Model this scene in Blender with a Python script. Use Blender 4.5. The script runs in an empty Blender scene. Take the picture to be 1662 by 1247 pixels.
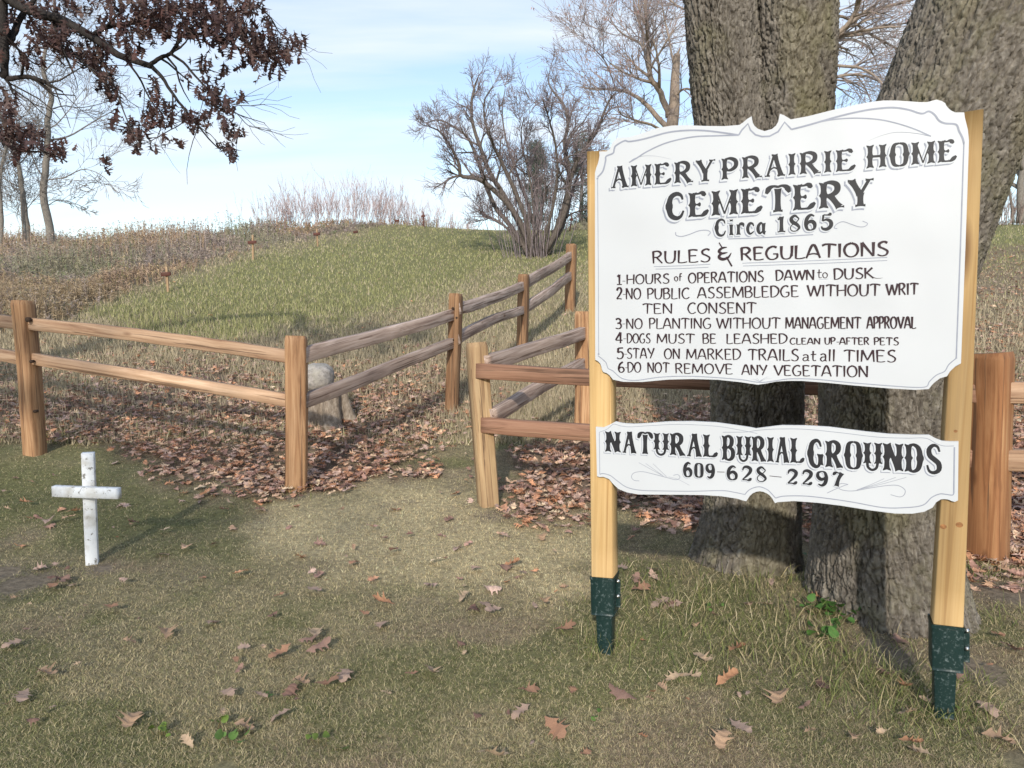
import bpy, math, random
import numpy as np
from mathutils import Vector, Matrix

# ------------------------------------------------------------------ camera, sky, sun, exposure
scene = bpy.context.scene
H = 1.45                      # eye height
PITCH = math.radians(6.0)
FPX = 1200.0                  # focal length in photo pixels (1662 wide)
cam_d = bpy.data.cameras.new('camera')
cam = bpy.data.objects.new('camera', cam_d)
scene.collection.objects.link(cam)
cam.location = (0, 0, H)
cam.rotation_euler = (math.radians(90) - PITCH, 0, 0)
cam_d.sensor_width = 36.0
cam_d.lens = 36.0 * FPX / 1662.0
cam_d.clip_start = 0.05
cam_d.clip_end = 3000
scene.camera = cam

SUN_EL = math.radians(27.0)
SUN_TRAVEL = Vector((0.13, 1.0, 0)).normalized()      # horizontal direction the light travels
SKY_STRENGTH = 0.15
SUN_STRENGTH = 2.6
EXPOSURE = 0.55
scene.view_settings.view_transform = 'Standard'
scene.view_settings.look = 'None'
scene.view_settings.exposure = EXPOSURE
scene.view_settings.gamma = 1.0
scene.render.film_transparent = False

world = bpy.data.worlds.new('World')
scene.world = world
world.use_nodes = True
wn, wl = world.node_tree.nodes, world.node_tree.links
wn.clear()
w_out = wn.new('ShaderNodeOutputWorld')
w_bg = wn.new('ShaderNodeBackground')
w_sky = wn.new('ShaderNodeTexSky')
w_sky.sky_type = 'NISHITA'
w_sky.sun_disc = False
w_sky.sun_elevation = SUN_EL
w_sky.sun_rotation = math.atan2(-SUN_TRAVEL.x, -SUN_TRAVEL.y)
w_sky.air_density = 1.0
w_sky.dust_density = 0.6
w_sky.ozone_density = 1.2
w_bg.inputs['Strength'].default_value = SKY_STRENGTH
w_tc = wn.new('ShaderNodeTexCoord')
w_sep = wn.new('ShaderNodeSeparateXYZ')
wl.new(w_tc.outputs['Generated'], w_sep.inputs[0])
# project the view direction on a cloud deck: (x, y) / (z + .18)
w_add = wn.new('ShaderNodeMath'); w_add.operation = 'ADD'; w_add.inputs[1].default_value = 0.16
w_abs = wn.new('ShaderNodeMath'); w_abs.operation = 'ABSOLUTE'
wl.new(w_sep.outputs['Z'], w_abs.inputs[0]); wl.new(w_abs.outputs[0], w_add.inputs[0])
w_dx = wn.new('ShaderNodeMath'); w_dx.operation = 'DIVIDE'
w_dy = wn.new('ShaderNodeMath'); w_dy.operation = 'DIVIDE'
wl.new(w_sep.outputs['X'], w_dx.inputs[0]); wl.new(w_add.outputs[0], w_dx.inputs[1])
wl.new(w_sep.outputs['Y'], w_dy.inputs[0]); wl.new(w_add.outputs[0], w_dy.inputs[1])
w_cmb = wn.new('ShaderNodeCombineXYZ')
wl.new(w_dx.outputs[0], w_cmb.inputs['X']); wl.new(w_dy.outputs[0], w_cmb.inputs['Y'])
w_map = wn.new('ShaderNodeMapping')
w_map.inputs['Rotation'].default_value = (0, 0, math.radians(-12))
w_map.inputs['Scale'].default_value = (0.36, 1.5, 1)
w_map.inputs['Location'].default_value = (1.3, 0.35, 0)
wl.new(w_cmb.outputs[0], w_map.inputs['Vector'])
w_n = wn.new('ShaderNodeTexNoise')
w_n.inputs['Scale'].default_value = 1.5
w_n.inputs['Detail'].default_value = 7
w_n.inputs['Roughness'].default_value = 0.52
w_n.inputs['Distortion'].default_value = 0.25
wl.new(w_map.outputs[0], w_n.inputs['Vector'])
w_r = wn.new('ShaderNodeValToRGB')
w_r.color_ramp.elements[0].position = 0.44; w_r.color_ramp.elements[0].color = (0.08, 0.08, 0.08, 1)
w_r.color_ramp.elements[1].position = 0.72; w_r.color_ramp.elements[1].color = (1.0, 1.0, 1.0, 1)
wl.new(w_n.outputs['Fac'], w_r.inputs[0])
w_hz = wn.new('ShaderNodeMapRange')          # thicker veil low over the land
w_hz.inputs['From Min'].default_value = 0.0; w_hz.inputs['From Max'].default_value = 0.42
w_hz.inputs['To Min'].default_value = 0.30; w_hz.inputs['To Max'].default_value = 0.0
wl.new(w_abs.outputs[0], w_hz.inputs[0])
w_sum = wn.new('ShaderNodeMath'); w_sum.operation = 'ADD'; w_sum.use_clamp = True
wl.new(w_hz.outputs[0], w_sum.inputs[1])
w_mix = wn.new('ShaderNodeMixRGB')
w_mix.inputs[2].default_value = (4.3, 4.65, 5.05, 1)
wl.new(w_r.outputs[0], w_sum.inputs[0]); wl.new(w_sum.outputs[0], w_mix.inputs[0])
wl.new(w_sky.outputs[0], w_mix.inputs[1])
wl.new(w_mix.outputs[0], w_bg.inputs['Color'])
wl.new(w_bg.outputs[0], w_out.inputs['Surface'])

sun_d = bpy.data.lights.new('sun', 'SUN')
sun_d.energy = SUN_STRENGTH
sun_d.angle = math.radians(1.4)
sun_d.color = (1.0, 0.93, 0.82)
sun = bpy.data.objects.new('sun', sun_d)
scene.collection.objects.link(sun)
_sd = Vector((SUN_TRAVEL.x * math.cos(SUN_EL), SUN_TRAVEL.y * math.cos(SUN_EL), -math.sin(SUN_EL)))
sun.rotation_euler = _sd.to_track_quat('-Z', 'Y').to_euler()
sun.location = (-3, -20, 12)

# ------------------------------------------------------------------ helpers
rng = np.random.default_rng(7)
CP, SP = math.cos(PITCH), math.sin(PITCH)

def ray(px, py):
    dx = (px - 831.0) / FPX; dv = (623.5 - py) / FPX
    return np.array([dx, CP + dv * SP, -SP + dv * CP])

def at(px, py, Y):
    """the point of the photograph's pixel at ground distance Y from the eye"""
    d = ray(px, py)
    return np.array([0, 0, H]) + d * (Y / d[1])

def proj(x, y, z):
    zz = z - H
    depth = y * CP - zz * SP
    up = y * SP + zz * CP
    depth = np.maximum(depth, 0.05)
    return 831 + FPX * x / depth, 623.5 - FPX * up / depth

def hash3(ix, iy, iz, seed=0):
    h = (ix.astype(np.int64) * 374761393 + iy.astype(np.int64) * 668265263 + iz.astype(np.int64) * 2147483647 + seed * 1274126177) & 0xffffffff
    h = ((h ^ (h >> 13)) * 1274126177) & 0xffffffff
    h = ((h ^ (h >> 16)) * 2246822519) & 0xffffffff
    return ((h ^ (h >> 15)) & 0xffffff) / float(0xffffff)

def vnoise(x, y, z=None, seed=0):
    x = np.asarray(x, float); y = np.asarray(y, float)
    z = np.zeros_like(x) if z is None else np.asarray(z, float)
    xi, yi, zi = np.floor(x), np.floor(y), np.floor(z)
    fx, fy, fz = x - xi, y - yi, z - zi
    fx = fx * fx * (3 - 2 * fx); fy = fy * fy * (3 - 2 * fy); fz = fz * fz * (3 - 2 * fz)
    r = 0
    for a in (0, 1):
        wx = fx if a else 1 - fx
        for b in (0, 1):
            wy = fy if b else 1 - fy
            for c in (0, 1):
                wz = fz if c else 1 - fz
                r = r + wx * wy * wz * hash3(xi + a, yi + b, zi + c, seed)
    return r

def fbm(x, y, z=None, oct=4, seed=0):
    x = np.asarray(x, float); y = np.asarray(y, float)
    z = np.zeros_like(x) if z is None else np.asarray(z, float)
    s = 0; a = 0.5; t = 0
    for k in range(oct):
        s = s + a * vnoise(x, y, z, seed + k); t += a
        x, y, z = x * 2.03 + 5.1, y * 2.03 + 1.7, z * 2.03 + 9.2; a *= 0.5
    return s / t

def worley(x, y, z, seed=0):
    """F1, F2 and the id hash of the nearest cell point"""
    xi, yi, zi = np.floor(x), np.floor(y), np.floor(z)
    f1 = np.full(x.shape, 9.0); f2 = np.full(x.shape, 9.0); cid = np.zeros(x.shape)
    for a in (-1, 0, 1):
        for b in (-1, 0, 1):
            for c in (-1, 0, 1):
                cx, cy, cz = xi + a, yi + b, zi + c
                d = np.sqrt((cx + hash3(cx, cy, cz, seed) - x) ** 2 + (cy + hash3(cx, cy, cz, seed + 1) - y) ** 2 + (cz + hash3(cx, cy, cz, seed + 2) - z) ** 2)
                near = d < f1
                f2 = np.where(near, f1, np.minimum(f2, d))
                cid = np.where(near, hash3(cx, cy, cz, seed + 3), cid)
                f1 = np.where(near, d, f1)
    return f1, f2, cid

def sstep(a, b, x):
    t = np.clip((x - a) / (b - a), 0, 1)
    return t * t * (3 - 2 * t)

def soft_poly(px, py, poly, blur):
    """1 inside the outline, 0 outside, soft over blur"""
    P = np.array(poly, float)
    inside = np.zeros(px.shape, bool)
    best = np.full(px.shape, 1e12)
    n = len(P)
    for i in range(n):
        ax, ay = P[i]; bx, by = P[(i + 1) % n]
        ex, ey = bx - ax, by - ay
        L = ex * ex + ey * ey
        t = np.clip(((px - ax) * ex + (py - ay) * ey) / L, 0, 1)
        best = np.minimum(best, (px - ax - t * ex) ** 2 + (py - ay - t * ey) ** 2)
        cond = ((ay > py) != (by > py))
        with np.errstate(divide='ignore', invalid='ignore'):
            xc = (bx - ax) * (py - ay) / (by - ay if by != ay else 1e-9) + ax
        inside ^= cond & (px < xc)
    d = np.sqrt(best) * np.where(inside, 1, -1)
    return sstep(-blur, blur, d)

def tag(o, label=None, cat=None, group=None, kind=None):
    if label: o['label'] = label
    if cat: o['category'] = cat
    if group: o['group'] = group
    if kind: o['kind'] = kind
    return o

def empty(name, loc, label=None, cat=None, group=None):
    o = bpy.data.objects.new(name, None)
    o.empty_display_size = 0.2
    scene.collection.objects.link(o)
    o.location = tuple(float(v) for v in loc)
    return tag(o, label, cat, group)

def mesh_np(name, V, faces, mat, parent=None, col=None, smooth=False, matrix=None):
    """faces: list of (n,k) index arrays.  V in world space (or local space with matrix)."""
    V = np.asarray(V, float)
    me = bpy.data.meshes.new(name)
    loops = np.concatenate([np.asarray(f).ravel() for f in faces]).astype(np.int32)
    sizes = np.concatenate([np.full(len(f), np.asarray(f).shape[1]) for f in faces])
    starts = np.concatenate([[0], np.cumsum(sizes)[:-1]]).astype(np.int32)
    off = np.zeros(3)
    if matrix is None and parent is not None:
        off = np.array(world_loc(parent))
    me.vertices.add(len(V)); me.loops.add(len(loops)); me.polygons.add(len(starts))
    me.vertices.foreach_set('co', (V - off).astype(np.float32).ravel())
    me.polygons.foreach_set('loop_start', starts)
    me.loops.foreach_set('vertex_index', loops)
    if smooth:
        me.polygons.foreach_set('use_smooth', np.ones(len(starts), bool))
    me.update(calc_edges=True)
    if col is not None:
        for nm, c in (col.items() if isinstance(col, dict) else [('Col', col)]):
            c = np.asarray(c, float)
            if c.ndim == 1:
                a = me.attributes.new(nm, 'FLOAT', 'POINT'); a.data.foreach_set('value', c.astype(np.float32))
            else:
                if c.shape[1] == 3: c = np.concatenate([c, np.ones((len(c), 1))], 1)
                a = me.attributes.new(nm, 'FLOAT_COLOR', 'POINT'); a.data.foreach_set('color', c.astype(np.float32).ravel())
    for m in (mat if isinstance(mat, (list, tuple)) else [mat]):
        me.materials.append(m)
    o = bpy.data.objects.new(name, me)
    scene.collection.objects.link(o)
    if parent is not None:
        o.parent = parent
    if matrix is not None:
        M = Matrix(matrix)
        if parent is not None:
            M = Matrix.Translation(-Vector(world_loc(parent))) @ M
        o.matrix_basis = M
    return o

def world_loc(o):
    v = Vector((0, 0, 0))
    while o is not None:
        v = v + Vector(o.location); o = o.parent
    return v

class Geo:
    def __init__(s): s.v = []; s.f = {}; s.c = []; s.n = 0
    def add(s, V, F, col=None):
        V = np.asarray(V, float)
        s.v.append(V)
        for f in F:
            f = np.asarray(f, int)
            if len(f): s.f.setdefault(f.shape[1], []).append(f + s.n)
        if col is not None:
            col = np.asarray(col, float)
            s.c.append(np.tile(col, (len(V), 1)) if col.ndim == 1 else col)
        s.n += len(V)
    def box(s, c, size, R=None, col=None):
        sx, sy, sz = [k / 2 for k in size]
        V = np.array([[x, y, z] for x in (-sx, sx) for y in (-sy, sy) for z in (-sz, sz)])
        if R is not None: V = V @ np.asarray(R).T
        s.add(V + np.asarray(c), [np.array([[0, 1, 3, 2], [4, 6, 7, 5], [0, 4, 5, 1], [2, 3, 7, 6], [0, 2, 6, 4], [1, 5, 7, 3]])], col)
    def tube(s, P, R, k=6, col=None, cap=True):
        P = np.asarray(P, float); R = np.broadcast_to(np.asarray(R, float), (len(P),))
        V, F = tube_arrays(P, R, k, cap)
        s.add(V, F, col)
    def build(s, name, mat, parent=None, smooth=False, matrix=None):
        V = np.concatenate(s.v)
        F = [np.concatenate(a) for a in s.f.values()]
        return mesh_np(name, V, F, mat, parent, np.concatenate(s.c) if s.c else None, smooth, matrix)

def frames(P):
    T = np.gradient(P, axis=0)
    T /= np.linalg.norm(T, axis=1, keepdims=True) + 1e-12
    ref = np.array([0.0, 1, 0]) if abs(T[0][1]) < 0.9 else np.array([1.0, 0, 0])
    N = np.zeros_like(P); u = ref
    for i in range(len(P)):
        u = u - T[i] * np.dot(u, T[i]); u = u / (np.linalg.norm(u) + 1e-12)
        N[i] = u
    return T, N, np.cross(T, N)

def tube_arrays(P, R, k, cap=True):
    T, N, B = frames(P)
    a = np.arange(k) * 2 * math.pi / k
    V = (P[:, None, :] + R[:, None, None] * (np.cos(a)[None, :, None] * N[:, None, :] + np.sin(a)[None, :, None] * B[:, None, :])).reshape(-1, 3)
    n = len(P)
    i, j = np.meshgrid(np.arange(n - 1), np.arange(k), indexing='ij')
    q = np.stack([i * k + j, i * k + (j + 1) % k, (i + 1) * k + (j + 1) % k, (i + 1) * k + j], -1).reshape(-1, 4)
    F = [q]
    if cap and k >= 3:
        V = np.concatenate([V, P[:1], P[-1:]])
        b = n * k
        jj = np.arange(k)
        F.append(np.concatenate([np.stack([np.full(k, b), (jj + 1) % k, jj], -1),
                                 np.stack([np.full(k, b + 1), (n - 1) * k + jj, (n - 1) * k + (jj + 1) % k], -1)]))
    return V, F

def smooth_path(P, n):
    """Catmull-Rom through the points (any dimension), n samples, even in index"""
    P = np.asarray(P, float)
    if len(P) == 2:
        t = np.linspace(0, 1, n)[:, None]
        return P[0] * (1 - t) + P[1] * t
    Q = np.concatenate([[2 * P[0] - P[1]], P, [2 * P[-1] - P[-2]]])
    u = np.linspace(0, len(P) - 1 - 1e-9, n)
    i = np.floor(u).astype(int); t = (u - i)[:, None]
    p0, p1, p2, p3 = Q[i], Q[i + 1], Q[i + 2], Q[i + 3]
    return 0.5 * (2 * p1 + (p2 - p0) * t + (2 * p0 - 5 * p1 + 4 * p2 - p3) * t ** 2 + (3 * p1 - p0 - 3 * p2 + p3) * t ** 3)

# ------------------------------------------------------------------ materials
def new_mat(name):
    m = bpy.data.materials.new(name); m.use_nodes = True
    nt = m.node_tree
    return m, nt.nodes, nt.links, nt.nodes['Principled BSDF'], nt.nodes['Material Output']

def ramp(nodes, stops):
    r = nodes.new('ShaderNodeValToRGB')
    e = r.color_ramp.elements
    while len(e) < len(stops): e.new(0.5)
    for k, (p, c) in enumerate(stops):
        e[k].position = p; e[k].color = (*c, 1)
    return r

def mat_attr(name, rough=0.85, translucent=0.0, noise=0.25, nscale=40):
    """colour comes from the object's own per-leaf / per-blade colour attribute"""
    m, N, L, bs, out = new_mat(name)
    a = N.new('ShaderNodeAttribute'); a.attribute_name = 'Col'
    tc = N.new('ShaderNodeTexCoord')
    n = N.new('ShaderNodeTexNoise'); n.inputs['Scale'].default_value = nscale; n.inputs['Detail'].default_value = 3
    L.new(tc.outputs['Object'], n.inputs['Vector'])
    r = ramp(N, [(0.3, (1 - noise,) * 3), (0.7, (1 + noise,) * 3)])
    L.new(n.outputs['Fac'], r.inputs[0])
    mx = N.new('ShaderNodeMixRGB'); mx.blend_type = 'MULTIPLY'; mx.inputs[0].default_value = 1
    L.new(a.outputs['Color'], mx.inputs[1]); L.new(r.outputs[0], mx.inputs[2])
    L.new(mx.outputs[0], bs.inputs['Base Color'])
    bs.inputs['Roughness'].default_value = rough
    bs.inputs['Specular IOR Level'].default_value = 0.25
    if translucent > 0:
        tr = N.new('ShaderNodeBsdfTranslucent'); L.new(mx.outputs[0], tr.inputs['Color'])
        ms = N.new('ShaderNodeMixShader'); ms.inputs[0].default_value = translucent
        L.new(bs.outputs[0], ms.inputs[1]); L.new(tr.outputs[0], ms.inputs[2]); L.new(ms.outputs[0], out.inputs['Surface'])
    return m

def mat_wood(name, stops, axis='X', along=1.3, across=26, knots=True, rough=0.75, bump=0.45, crack=0.75, kscale=(2.6, 7.0)):
    m, N, L, bs, out = new_mat(name)
    tc = N.new('ShaderNodeTexCoord')
    oi = N.new('ShaderNodeObjectInfo')
    off = N.new('ShaderNodeVectorMath'); off.operation = 'MULTIPLY_ADD'
    cmb = N.new('ShaderNodeCombineXYZ')
    mul = N.new('ShaderNodeMath'); mul.operation = 'MULTIPLY'; mul.inputs[1].default_value = 37.0
    L.new(oi.outputs['Random'], mul.inputs[0])
    for k in range(3): L.new(mul.outputs[0], cmb.inputs[k])
    ad = N.new('ShaderNodeVectorMath'); ad.operation = 'ADD'
    L.new(tc.outputs['Object'], ad.inputs[0]); L.new(cmb.outputs[0], ad.inputs[1])
    def mapped(al, ac):
        mp = N.new('ShaderNodeMapping')
        mp.inputs['Scale'].default_value = (al, ac, ac) if axis == 'X' else (ac, ac, al)
        L.new(ad.outputs[0], mp.inputs['Vector'])
        return mp
    n1 = N.new('ShaderNodeTexNoise'); n1.inputs['Scale'].default_value = 1; n1.inputs['Detail'].default_value = 6
    n1.inputs['Roughness'].default_value = 0.62; n1.inputs['Distortion'].default_value = 1.2
    L.new(mapped(along, across).outputs[0], n1.inputs['Vector'])
    r = ramp(N, stops); L.new(n1.outputs['Fac'], r.inputs[0])
    cur = r.outputs[0]
    # broad tone drift along the board
    n3 = N.new('ShaderNodeTexNoise'); n3.inputs['Scale'].default_value = 1; n3.inputs['Detail'].default_value = 3
    L.new(mapped(1.1, 5).outputs[0], n3.inputs['Vector'])
    r3 = ramp(N, [(0.3, (0.72, 0.70, 0.70)), (0.7, (1.18, 1.14, 1.08))]); L.new(n3.outputs['Fac'], r3.inputs[0])
    m3 = N.new('ShaderNodeMixRGB'); m3.blend_type = 'MULTIPLY'; m3.inputs[0].default_value = 0.8
    L.new(cur, m3.inputs[1]); L.new(r3.outputs[0], m3.inputs[2]); cur = m3.outputs[0]
    # drying cracks
    n2 = N.new('ShaderNodeTexNoise'); n2.inputs['Scale'].default_value = 1; n2.inputs['Detail'].default_value = 4
    L.new(mapped(0.8, across * 2.2).outputs[0], n2.inputs['Vector'])
    r2 = ramp(N, [(0.37, (1, 1, 1)), (0.42, (0, 0, 0))]); L.new(n2.outputs['Fac'], r2.inputs[0])
    mc = N.new('ShaderNodeMixRGB'); mc.blend_type = 'MIX'
    fc = N.new('ShaderNodeMath'); fc.operation = 'MULTIPLY'; fc.inputs[1].default_value = crack
    L.new(r2.outputs[0], fc.inputs[0]); L.new(fc.outputs[0], mc.inputs[0])
    L.new(cur, mc.inputs[1]); mc.inputs[2].default_value = (0.09, 0.05, 0.03, 1); cur = mc.outputs[0]
    if knots:
        v = N.new('ShaderNodeTexVoronoi'); v.inputs['Scale'].default_value = 1
        L.new(mapped(*kscale).outputs[0], v.inputs['Vector'])
        rk = ramp(N, [(0.06, (1, 1, 1)), (0.17, (0, 0, 0))]); L.new(v.outputs['Distance'], rk.inputs[0])
        mk = N.new('ShaderNodeMixRGB'); fk = N.new('ShaderNodeMath'); fk.operation = 'MULTIPLY'; fk.inputs[1].default_value = 0.75
        L.new(rk.outputs[0], fk.inputs[0]); L.new(fk.outputs[0], mk.inputs[0])
        L.new(cur, mk.inputs[1]); mk.inputs[2].default_value = (0.13, 0.055, 0.025, 1); cur = mk.outputs[0]
    hs = N.new('ShaderNodeHueSaturation')
    mr = N.new('ShaderNodeMapRange'); mr.inputs['To Min'].default_value = 0.82; mr.inputs['To Max'].default_value = 1.15
    L.new(oi.outputs['Random'], mr.inputs[0]); L.new(mr.outputs[0], hs.inputs['Value'])
    L.new(cur, hs.inputs['Color'])
    L.new(hs.outputs[0], bs.inputs['Base Color'])
    bs.inputs['Roughness'].default_value = rough
    bs.inputs['Specular IOR Level'].default_value = 0.3
    bp = N.new('ShaderNodeBump'); bp.inputs['Strength'].default_value = bump; bp.inputs['Distance'].default_value = 0.006
    L.new(n1.outputs['Fac'], bp.inputs['Height']); L.new(bp.outputs[0], bs.inputs['Normal'])
    return m

M_CEDAR = mat_wood('fresh_cedar', [(0.30, (0.15, 0.074, 0.038)), (0.45, (0.31, 0.172, 0.088)), (0.58, (0.40, 0.242, 0.132)), (0.72, (0.49, 0.32, 0.19))])
M_RAIL = mat_wood('sawn_cedar_rail', [(0.30, (0.25, 0.142, 0.088)), (0.48, (0.41, 0.27, 0.175)), (0.62, (0.50, 0.345, 0.235)), (0.75, (0.57, 0.42, 0.30))])
M_GREYRAIL = mat_wood('weathered_cedar_rail', [(0.30, (0.17, 0.115, 0.095)), (0.46, (0.35, 0.265, 0.22)), (0.6, (0.47, 0.375, 0.325)), (0.75, (0.58, 0.48, 0.43))])
M_PINE = mat_wood('treated_pine', [(0.28, (0.33, 0.19, 0.07)), (0.42, (0.46, 0.30, 0.13)), (0.6, (0.53, 0.365, 0.17)), (0.75, (0.58, 0.43, 0.22))], axis='Z', along=0.55, across=30, knots=True, kscale=(1.3, 6.0), crack=0.12, bump=0.15)
M_REDWOOD = mat_wood('red_stained_wood', [(0.3, (0.07, 0.028, 0.023)), (0.6, (0.13, 0.05, 0.04)), (0.75, (0.18, 0.08, 0.06))], knots=False, bump=0.2)
M_STAKE = mat_wood('pale_stake_wood', [(0.3, (0.30, 0.20, 0.12)), (0.6, (0.42, 0.30, 0.18)), (0.75, (0.5, 0.37, 0.24))], knots=False)
M_GRASS = mat_attr('grass_blades', translucent=0.25, noise=0.1)
M_LEAF = mat_attr('oak_leaf', rough=0.65, translucent=0.18, noise=0.3, nscale=60)
M_WEED = mat_attr('dead_weed', translucent=0.15, noise=0.1)
M_TWIG = mat_attr('twig_bark', noise=0.3, nscale=8)

def mat_flat(name, c, rough=0.6, spec=0.3, noise=0.06, nscale=30, metallic=0.0):
    m, N, L, bs, out = new_mat(name)
    tc = N.new('ShaderNodeTexCoord'); n = N.new('ShaderNodeTexNoise'); n.inputs['Scale'].default_value = nscale; n.inputs['Detail'].default_value = 4
    L.new(tc.outputs['Object'], n.inputs['Vector'])
    r = ramp(N, [(0.3, tuple(k * (1 - noise) for k in c)), (0.7, tuple(min(1, k * (1 + noise)) for k in c))])
    L.new(n.outputs['Fac'], r.inputs[0]); L.new(r.outputs[0], bs.inputs['Base Color'])
    bs.inputs['Roughness'].default_value = rough; bs.inputs['Specular IOR Level'].default_value = spec; bs.inputs['Metallic'].default_value = metallic
    return m

M_BOARD = mat_flat('white_sign_enamel', (0.54, 0.56, 0.585), rough=0.38, spec=0.4, noise=0.025, nscale=3)
_N, _L = M_BOARD.node_tree.nodes, M_BOARD.node_tree.links
_t = _N.new('ShaderNodeTexCoord'); _w = _N.new('ShaderNodeTexNoise'); _w.inputs['Scale'].default_value = 3.2; _w.inputs['Detail'].default_value = 1
_L.new(_t.outputs['Object'], _w.inputs['Vector'])
_bp = _N.new('ShaderNodeBump'); _bp.inputs['Strength'].default_value = 0.5; _bp.inputs['Distance'].default_value = 0.02
_L.new(_w.outputs['Fac'], _bp.inputs['Height']); _L.new(_bp.outputs[0], _N['Principled BSDF'].inputs['Normal'])
M_WHITE_PAINT = mat_flat('white_letter_edge', (0.55, 0.575, 0.61), rough=0.4, noise=0.01)
M_BLACK = mat_flat('black_letter_paint', (0.020, 0.020, 0.024), rough=0.45, spec=0.3, noise=0.3, nscale=25)
M_RULES = mat_flat('dark_maroon_letter_paint', (0.028, 0.012, 0.017), rough=0.4, noise=0.35, nscale=60)
M_GREYLINE = mat_flat('grey_shade_paint', (0.27, 0.29, 0.35), rough=0.45, noise=0.08)
M_KNOT = mat_flat('pine_knot', (0.26, 0.12, 0.045), rough=0.6, noise=0.4, nscale=90)
M_BOLT = mat_flat('zinc_bolt', (0.62, 0.62, 0.60), rough=0.3, metallic=1.0)

def mat_speckle(name, base, speck, scale, lo, hi, rough=0.5, bump=0.0, dirt=None, nscale=9, spec=0.35):
    m, N, L, bs, out = new_mat(name)
    tc = N.new('ShaderNodeTexCoord')
    n = N.new('ShaderNodeTexNoise'); n.inputs['Scale'].default_value = scale; n.inputs['Detail'].default_value = 5; n.inputs['Roughness'].default_value = 0.7
    L.new(tc.outputs['Object'], n.inputs['Vector'])
    r = ramp(N, [(lo, base), (hi, speck)]); L.new(n.outputs['Fac'], r.inputs[0]); cur = r.outputs[0]
    n2 = N.new('ShaderNodeTexNoise'); n2.inputs['Scale'].default_value = nscale; n2.inputs['Detail'].default_value = 4
    L.new(tc.outputs['Object'], n2.inputs['Vector'])
    if dirt:
        r2 = ramp(N, [(0.5, (0, 0, 0)), (0.75, (0.8, 0.8, 0.8))]); L.new(n2.outputs['Fac'], r2.inputs[0])
        mx = N.new('ShaderNodeMixRGB'); L.new(r2.outputs[0], mx.inputs[0]); L.new(cur, mx.inputs[1]); mx.inputs[2].default_value = (*dirt, 1); cur = mx.outputs[0]
    L.new(cur, bs.inputs['Base Color']); bs.inputs['Roughness'].default_value = rough; bs.inputs['Specular IOR Level'].default_value = spec
    if bump:
        bp = N.new('ShaderNodeBump'); bp.inputs['Strength'].default_value = bump; bp.inputs['Distance'].default_value = 0.01
        L.new(n.outputs['Fac'], bp.inputs['Height']); L.new(bp.outputs[0], bs.inputs['Normal'])
    return m

M_ANCHOR = mat_speckle('scuffed_green_enamel', (0.010, 0.028, 0.026), (0.20, 0.25, 0.25), 80, 0.54, 0.82, rough=0.4, bump=0.1)
M_CROSS = mat_speckle('chipped_white_paint', (0.20, 0.19, 0.17), (0.74, 0.76, 0.78), 30, 0.375, 0.425, rough=0.6, bump=0.15, dirt=(0.46, 0.44, 0.39), nscale=14)
M_ROCK = mat_speckle('granite_boulder', (0.22, 0.205, 0.19), (0.44, 0.41, 0.38), 30, 0.35, 0.65, rough=0.9, bump=0.6, dirt=(0.36, 0.34, 0.28))

def mat_bark(name, c0, c1, c2, lichen=None, bump=0.5):
    m, N, L, bs, out = new_mat(name)
    tc = N.new('ShaderNodeTexCoord')
    mp = N.new('ShaderNodeMapping'); mp.inputs['Scale'].default_value = (1, 1, 0.45); L.new(tc.outputs['Object'], mp.inputs['Vector'])
    n = N.new('ShaderNodeTexNoise'); n.inputs['Scale'].default_value = 34; n.inputs['Detail'].default_value = 8; n.inputs['Roughness'].default_value = 0.68
    L.new(mp.outputs[0], n.inputs['Vector'])
    r = ramp(N, [(0.3, c0), (0.5, c1), (0.7, c2)]); L.new(n.outputs['Fac'], r.inputs[0]); cur = r.outputs[0]
    if lichen:
        n2 = N.new('ShaderNodeTexNoise'); n2.inputs['Scale'].default_value = 3.2; n2.inputs['Detail'].default_value = 7; n2.inputs['Roughness'].default_value = 0.7
        L.new(tc.outputs['Object'], n2.inputs['Vector'])
        r2 = ramp(N, [(0.5, (0, 0, 0)), (0.72, (0.75, 0.75, 0.75))]); L.new(n2.outputs['Fac'], r2.inputs[0])
        mx = N.new('ShaderNodeMixRGB'); L.new(r2.outputs[0], mx.inputs[0]); L.new(cur, mx.inputs[1]); mx.inputs[2].default_value = (*lichen, 1); cur = mx.outputs[0]
    L.new(cur, bs.inputs['Base Color']); bs.inputs['Roughness'].default_value = 0.95; bs.inputs['Specular IOR Level'].default_value = 0.15
    bp = N.new('ShaderNodeBump'); bp.inputs['Strength'].default_value = bump; bp.inputs['Distance'].default_value = 0.02
    L.new(n.outputs['Fac'], bp.inputs['Height']); L.new(bp.outputs[0], bs.inputs['Normal'])
    return m

def mat_bark_tone(name, *a, **k):
    """bark whose plates differ in their own tone (grey, brown, lichen) through the mesh's Col attribute"""
    m = mat_bark(name, *a, **k); N, L = m.node_tree.nodes, m.node_tree.links
    bs = N['Principled BSDF']; src = bs.inputs['Base Color'].links[0].from_socket
    at_ = N.new('ShaderNodeAttribute'); at_.attribute_name = 'Col'
    mx = N.new('ShaderNodeMixRGB'); mx.blend_type = 'MULTIPLY'; mx.inputs[0].default_value = 1
    L.new(src, mx.inputs[1]); L.new(at_.outputs['Color'], mx.inputs[2]); L.new(mx.outputs[0], bs.inputs['Base Color'])
    return m
M_BARK = mat_bark_tone('furrowed_oak_bark', (0.095, 0.082, 0.069), (0.185, 0.163, 0.136), (0.30, 0.27, 0.228), lichen=(0.20, 0.188, 0.108), bump=0.9)
M_DARKBARK = mat_bark('dark_limb_bark', (0.020, 0.017, 0.016), (0.036, 0.031, 0.029), (0.06, 0.053, 0.048))
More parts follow.
